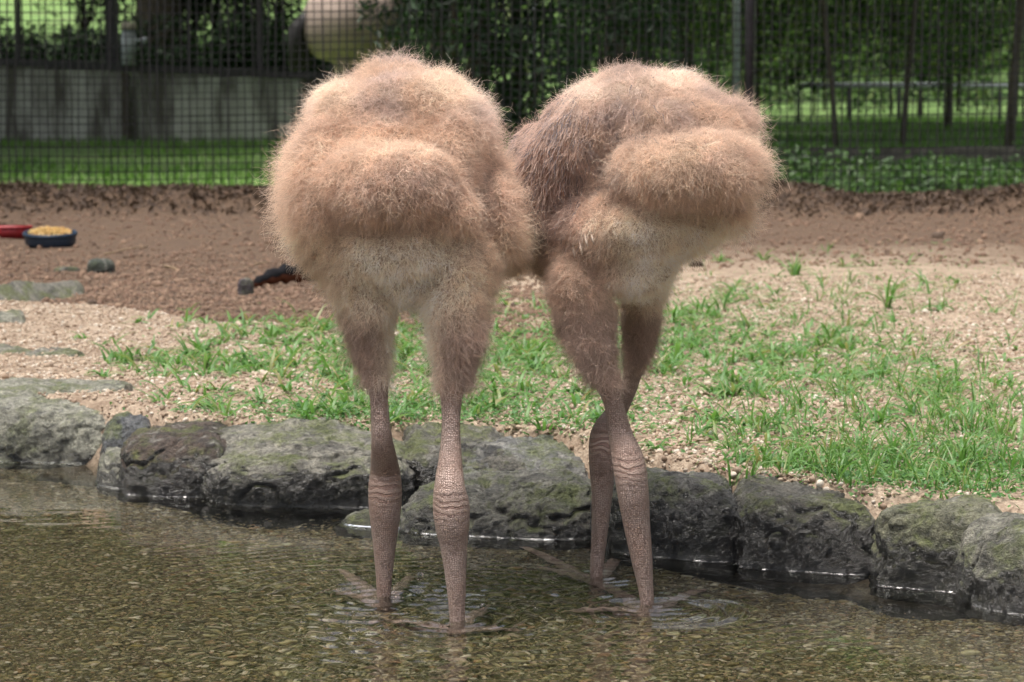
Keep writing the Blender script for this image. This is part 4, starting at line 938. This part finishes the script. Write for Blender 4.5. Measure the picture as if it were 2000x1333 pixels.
plant('shrub', 'dark shrub just above the right bird\'s back', 'shrub', dark1, 1190, 13.2, -.1, 2.3, 1, 'dark shrubs behind the fence')
for k, (px, Y, zo, sc) in enumerate([(1330, 24, .35, 1.2), (1480, 27, .45, 1.3), (1610, 30, .55, 1.4), (1740, 26, .5, 1.2), (1870, 31, .55, 1.5), (1985, 27, .5, 1.3), (1560, 40, .4, 1.8), (1800, 42, .4, 1.8), (2090, 36, .5, 1.8), (1400, 38, .4, 1.8)]):
    plant('shrub', ['leafy shrub seen just right of the right bird\'s top', 'leafy shrub behind the dark fence post', 'leafy green shrub with lit lawn below it right of the post', 'light green shrub above the far white rail', 'leafy shrub over the leaning trunks at the right',
                    'leafy shrub at the right edge beyond the fence', 'dim shrub far behind the lit lawn', 'dim shrub far behind the white rail', 'dim shrub at the far right edge', 'dim shrub far behind the right bird'][k], 'shrub', shr[k % 3], px, Y, zo, k * 1.3, sc, 'shrubs beyond the lawn')
# trunks
def trunk_tree(label, px, Y, wpx, lean, crown_z, crown, sc, mat=M_BARK):
    p = W(px, 250, Y); z = float(height(np.array([p[0]]), np.array([Y]))[0]); r = wpx / 2 * (Y + 4.27) / F
    o = thing('tree', label, 'tree', (p[0], Y, z), 'trees beyond the fence')
    m = MB(); H = crown_z + 2.5
    m.tube([(0, 0, -.3), (lean * .15, 0, .5), (lean * .5, .05, 1.6), (lean * .8, 0, 3), (lean, 0, H)], [r * 1.35, r * 1.08, r, r * .9, r * .4], 12)
    for k in range(5):
        a = k * 1.3; m.tube([(lean * .85, 0, crown_z - .6 + .3 * k), (lean + math.cos(a) * 1., math.sin(a) * 1., crown_z + .5 + .3 * k), (lean + math.cos(a) * 2., math.sin(a) * 2., crown_z + 1.2 + .3 * k)], [r * .4, r * .25, r * .08], 7)
    obj('trunk', m.mesh('trunk', mat), o); c = obj('crown', crown, o); c.location = (lean, 0, crown_z - .4); c.scale = (sc, sc, sc); c.rotation_euler.z = px
bigc = [crown_kind(50 + k, 9000, .27, M_MIDLEAF, 14, 2.8, 4.2)[0] for k in range(2)]
trunk_tree('thick dark tree trunk rising behind the low wall at left', 310, 29.5, 88, .1, 4.2, bigc[0], 1.3)
trunk_tree('slim leaning tree trunk on the lit lawn right of the fence post', 1637, 22.5, 10, -.35, 3.4, bigc[1], .8)
trunk_tree('slim tree trunk in the middle of the lawn at right', 1760, 23.5, 11, .3, 3.6, bigc[0], .8)
trunk_tree('dark tree trunk near the right edge beyond the fence', 1968, 20.5, 18, .25, 3.6, bigc[1], .9)
trunk_tree('thin straight trunk far behind the lawn at right', 1850, 33, 12, .1, 4.2, bigc[1], 1.2)
trunk_tree('dark trunk hidden behind the right bird beyond the fence', 1245, 26, 40, .1, 4.0, bigc[0], 1.2)
trunk_tree('dark trunk hidden behind the left bird beyond the fence', 930, 24, 40, .1, 4.0, bigc[1], 1.2)
def shade_tree(label, x, y, cz, sc, k):  # unseen trees added around the pond to block low sky light
    o = thing('tree', label, 'tree', (x, y, .1), 'trees standing around the enclosure')
    m = MB(); m.tube([(0, 0, -.3), (.1, 0, 1.5), (0, .1, cz), (.1, 0, cz + 4)], [.3, .24, .2, .08], 12); obj('trunk', m.mesh('trunk', M_BARK), o)
    c = obj('crown', bigc[k % 2], o); c.location = (0, 0, cz - .5); c.scale = (sc, sc, sc * 1.1); c.rotation_euler.z = k * 1.7
for k, (x, y, cz, sc) in enumerate([(-8.5, 1, 2.4, 1.6), (-9, 8, 2.6, 1.7), (8.5, 2, 2.4, 1.6), (9.5, 9, 2.6, 1.7), (-5.6, 22, 3.3, 1.25), (-6.2, 15.5, 3.2, 1.), (6.4, 15.5, 3.3, 1.)]):
    shade_tree(['tree left of the pond', 'tree left of the fenced soil', 'tree right of the pond', 'tree right of the fenced bank', 'tree over the lawn in front of the wall', 'tall tree behind the fence on the left', 'tall tree behind the fence on the right'][k], x, y, cz, sc, k)
for k, (px, Y, cz, sc) in enumerate([(-500, 17, 3.4, 1.05), (850, 16, 3.3, .95), (1200, 18, 3.4, 1.), (-150, 34, 4.4, 1.9), (620, 36, 4.2, 1.9), (2200, 28, 4.0, 1.7), (1330, 34, 4.2, 1.8), (-900, 26, 4, 1.8), (2900, 36, 4, 2.)]):
    trunk_tree(['tree beyond the fence left of the picture', 'dark trunk right behind the left bird', 'dark trunk just above the right bird', 'tree on the bank at the far left', 'trunk behind the pale adult bird', 'tree right of the lawn', 'trunk far behind the pale pole', 'tree far left of the wall', 'tree far right of the lawn'][k], px, Y, 36, .1, cz, bigc[k % 2], sc)
for k in range(14):
    plant('shrub', 'leafy green shrub in the belt closing off the lawn at right', 'shrub', shr[k % 3], 1180 + 68 * k, 44 + 5 * (k % 3), 0, k * 2.1, 1.7 + .2 * (k % 2), 'belt of shrubs closing the lawn')
for k, px in enumerate((165, 300, 425, 545, 380, 485)):  # dark shrubs added to darken the bank in place of shade
    plant('shrub', ['dark shrub on the bank behind the rail posts at left', 'dark shrub behind the thick trunk at left', 'dark shrub between the thick trunk and the pale adult bird', 'dark shrub right behind the adult bird\'s tail', 'dark shrub just right of the thick trunk', 'dark shrub behind the right rail post'][k], 'shrub', (dark1, dark2)[k % 2], px, 30 + 1.3 * (k % 2), -.2, k * 1.9, 1.15, 'dark shrubs on the bank')
hE = [(x_, 27.4 + .4 * rv.random(), .8 + .35 * rv.random(), .6, .4, .42) for x_ in np.arange(-7.5, -1.2, .25)]
hd = thing('hedge', 'dark low hedge growing above the low wall at left', 'hedge', (-4, 27.4, 0))  # dark leaves added where the bank lies in shade
hv, hf = cloud(15000, hE, .09, rv); obj('foliage', mesh_np('foliage', hv - np.array([-4, 27.4, 0]), hf, False, M_DARKLEAF), hd)
M_POLE = simple('pale_pole', (.42, .45, .5), .6, .35, 5)
for px, Y, wpx, lab in ((1042, 14.5, 15, 'pale pole behind the dark shrub between the birds'), (1437, 20, 13, 'pale pole standing just left of the dark fence post')):
    p = W(px, 250, Y); r = wpx / 2 * (Y + 4.27) / F; m = MB(); m.tube([(0, 0, -.2), (0, 0, 1.4), (0, 0, 3)], r, 12); o = obj('pole', m.mesh('pole', M_POLE), None, lab, 'pole', None, None, (p[0], Y, .12))
# white rail far right, dark kerb beam
fr_ = thing('far_railing', 'white rail with dark gaps running along the far side of the lawn', 'railing', W(1560, 200, 38))
o3 = np.array(fr_.location); a, b = W(1560, 168, 38) - o3, W(2150, 168, 38) - o3; m = MB(); m.tube([a, b], .045, 8); obj('rail', m.mesh('rail', M_PALE), fr_)
for k in range(7):
    q = a + (b - a) * k / 6; m = MB(); m.tube([(q[0], q[1], q[2]), (q[0], q[1], q[2] - .75)], .03, 8); obj('post', m.mesh('post', M_METAL), fr_)
a, b = W(1490, 322, 16.8), W(2120, 325, 16.8); kb = obj('kerb_beam', None, None, None) if False else None
m = MB(); m.box(((a[0] + b[0]) / 2, 16.9, .19), ((b[0] - a[0]) / 2 + .2, .09, .085)); obj('timber_beam', m.mesh('timber_beam', simple('old_timber', (.09, .08, .075), .9, .4, 12, .02), False), None, 'dark timber beam lying along the near edge of the lit lawn at right', 'beam')
# ferny undergrowth between fence and beam
n = 15000; x = RNG.uniform(.75, 4.2, n); y = 10.9 + RNG.random(n) ** 1.2 * 5.6; k = vnoise(np.stack([x, y, x * 0], 1), 1.3, 12) > -.25 + RNG.normal(0, .25, n); x, y = x[k], y[k]
P = np.stack([x, y, height(x, y) + .01 + RNG.random(len(x)) ** 1.3 * .24 * (.5 + .8 * np.clip(vnoise(np.stack([x, y, 0 * x], 1), 2.1, 88), -.3, 1))], 1); V1, F1 = leaves(P, RNG, .055, .7)
obj('undergrowth', mesh_np('undergrowth', V1, F1, False, M_UNDER), None, 'low leafy undergrowth behind the fence at right', 'undergrowth', None, 'stuff')
# wood far behind: one mass
E = [(rv.uniform(-40, 40), rv.uniform(62, 95), rv.uniform(1, 14), rv.uniform(3, 6), rv.uniform(2, 5), rv.uniform(2.5, 5)) for _ in range(130)]
obj('woodland', mesh_np('woodland', *cloud(42000, E, .7, rv), False, M_MIDLEAF), None, 'dense dark wood closing off the view far behind the fence', 'woodland', None, 'stuff')
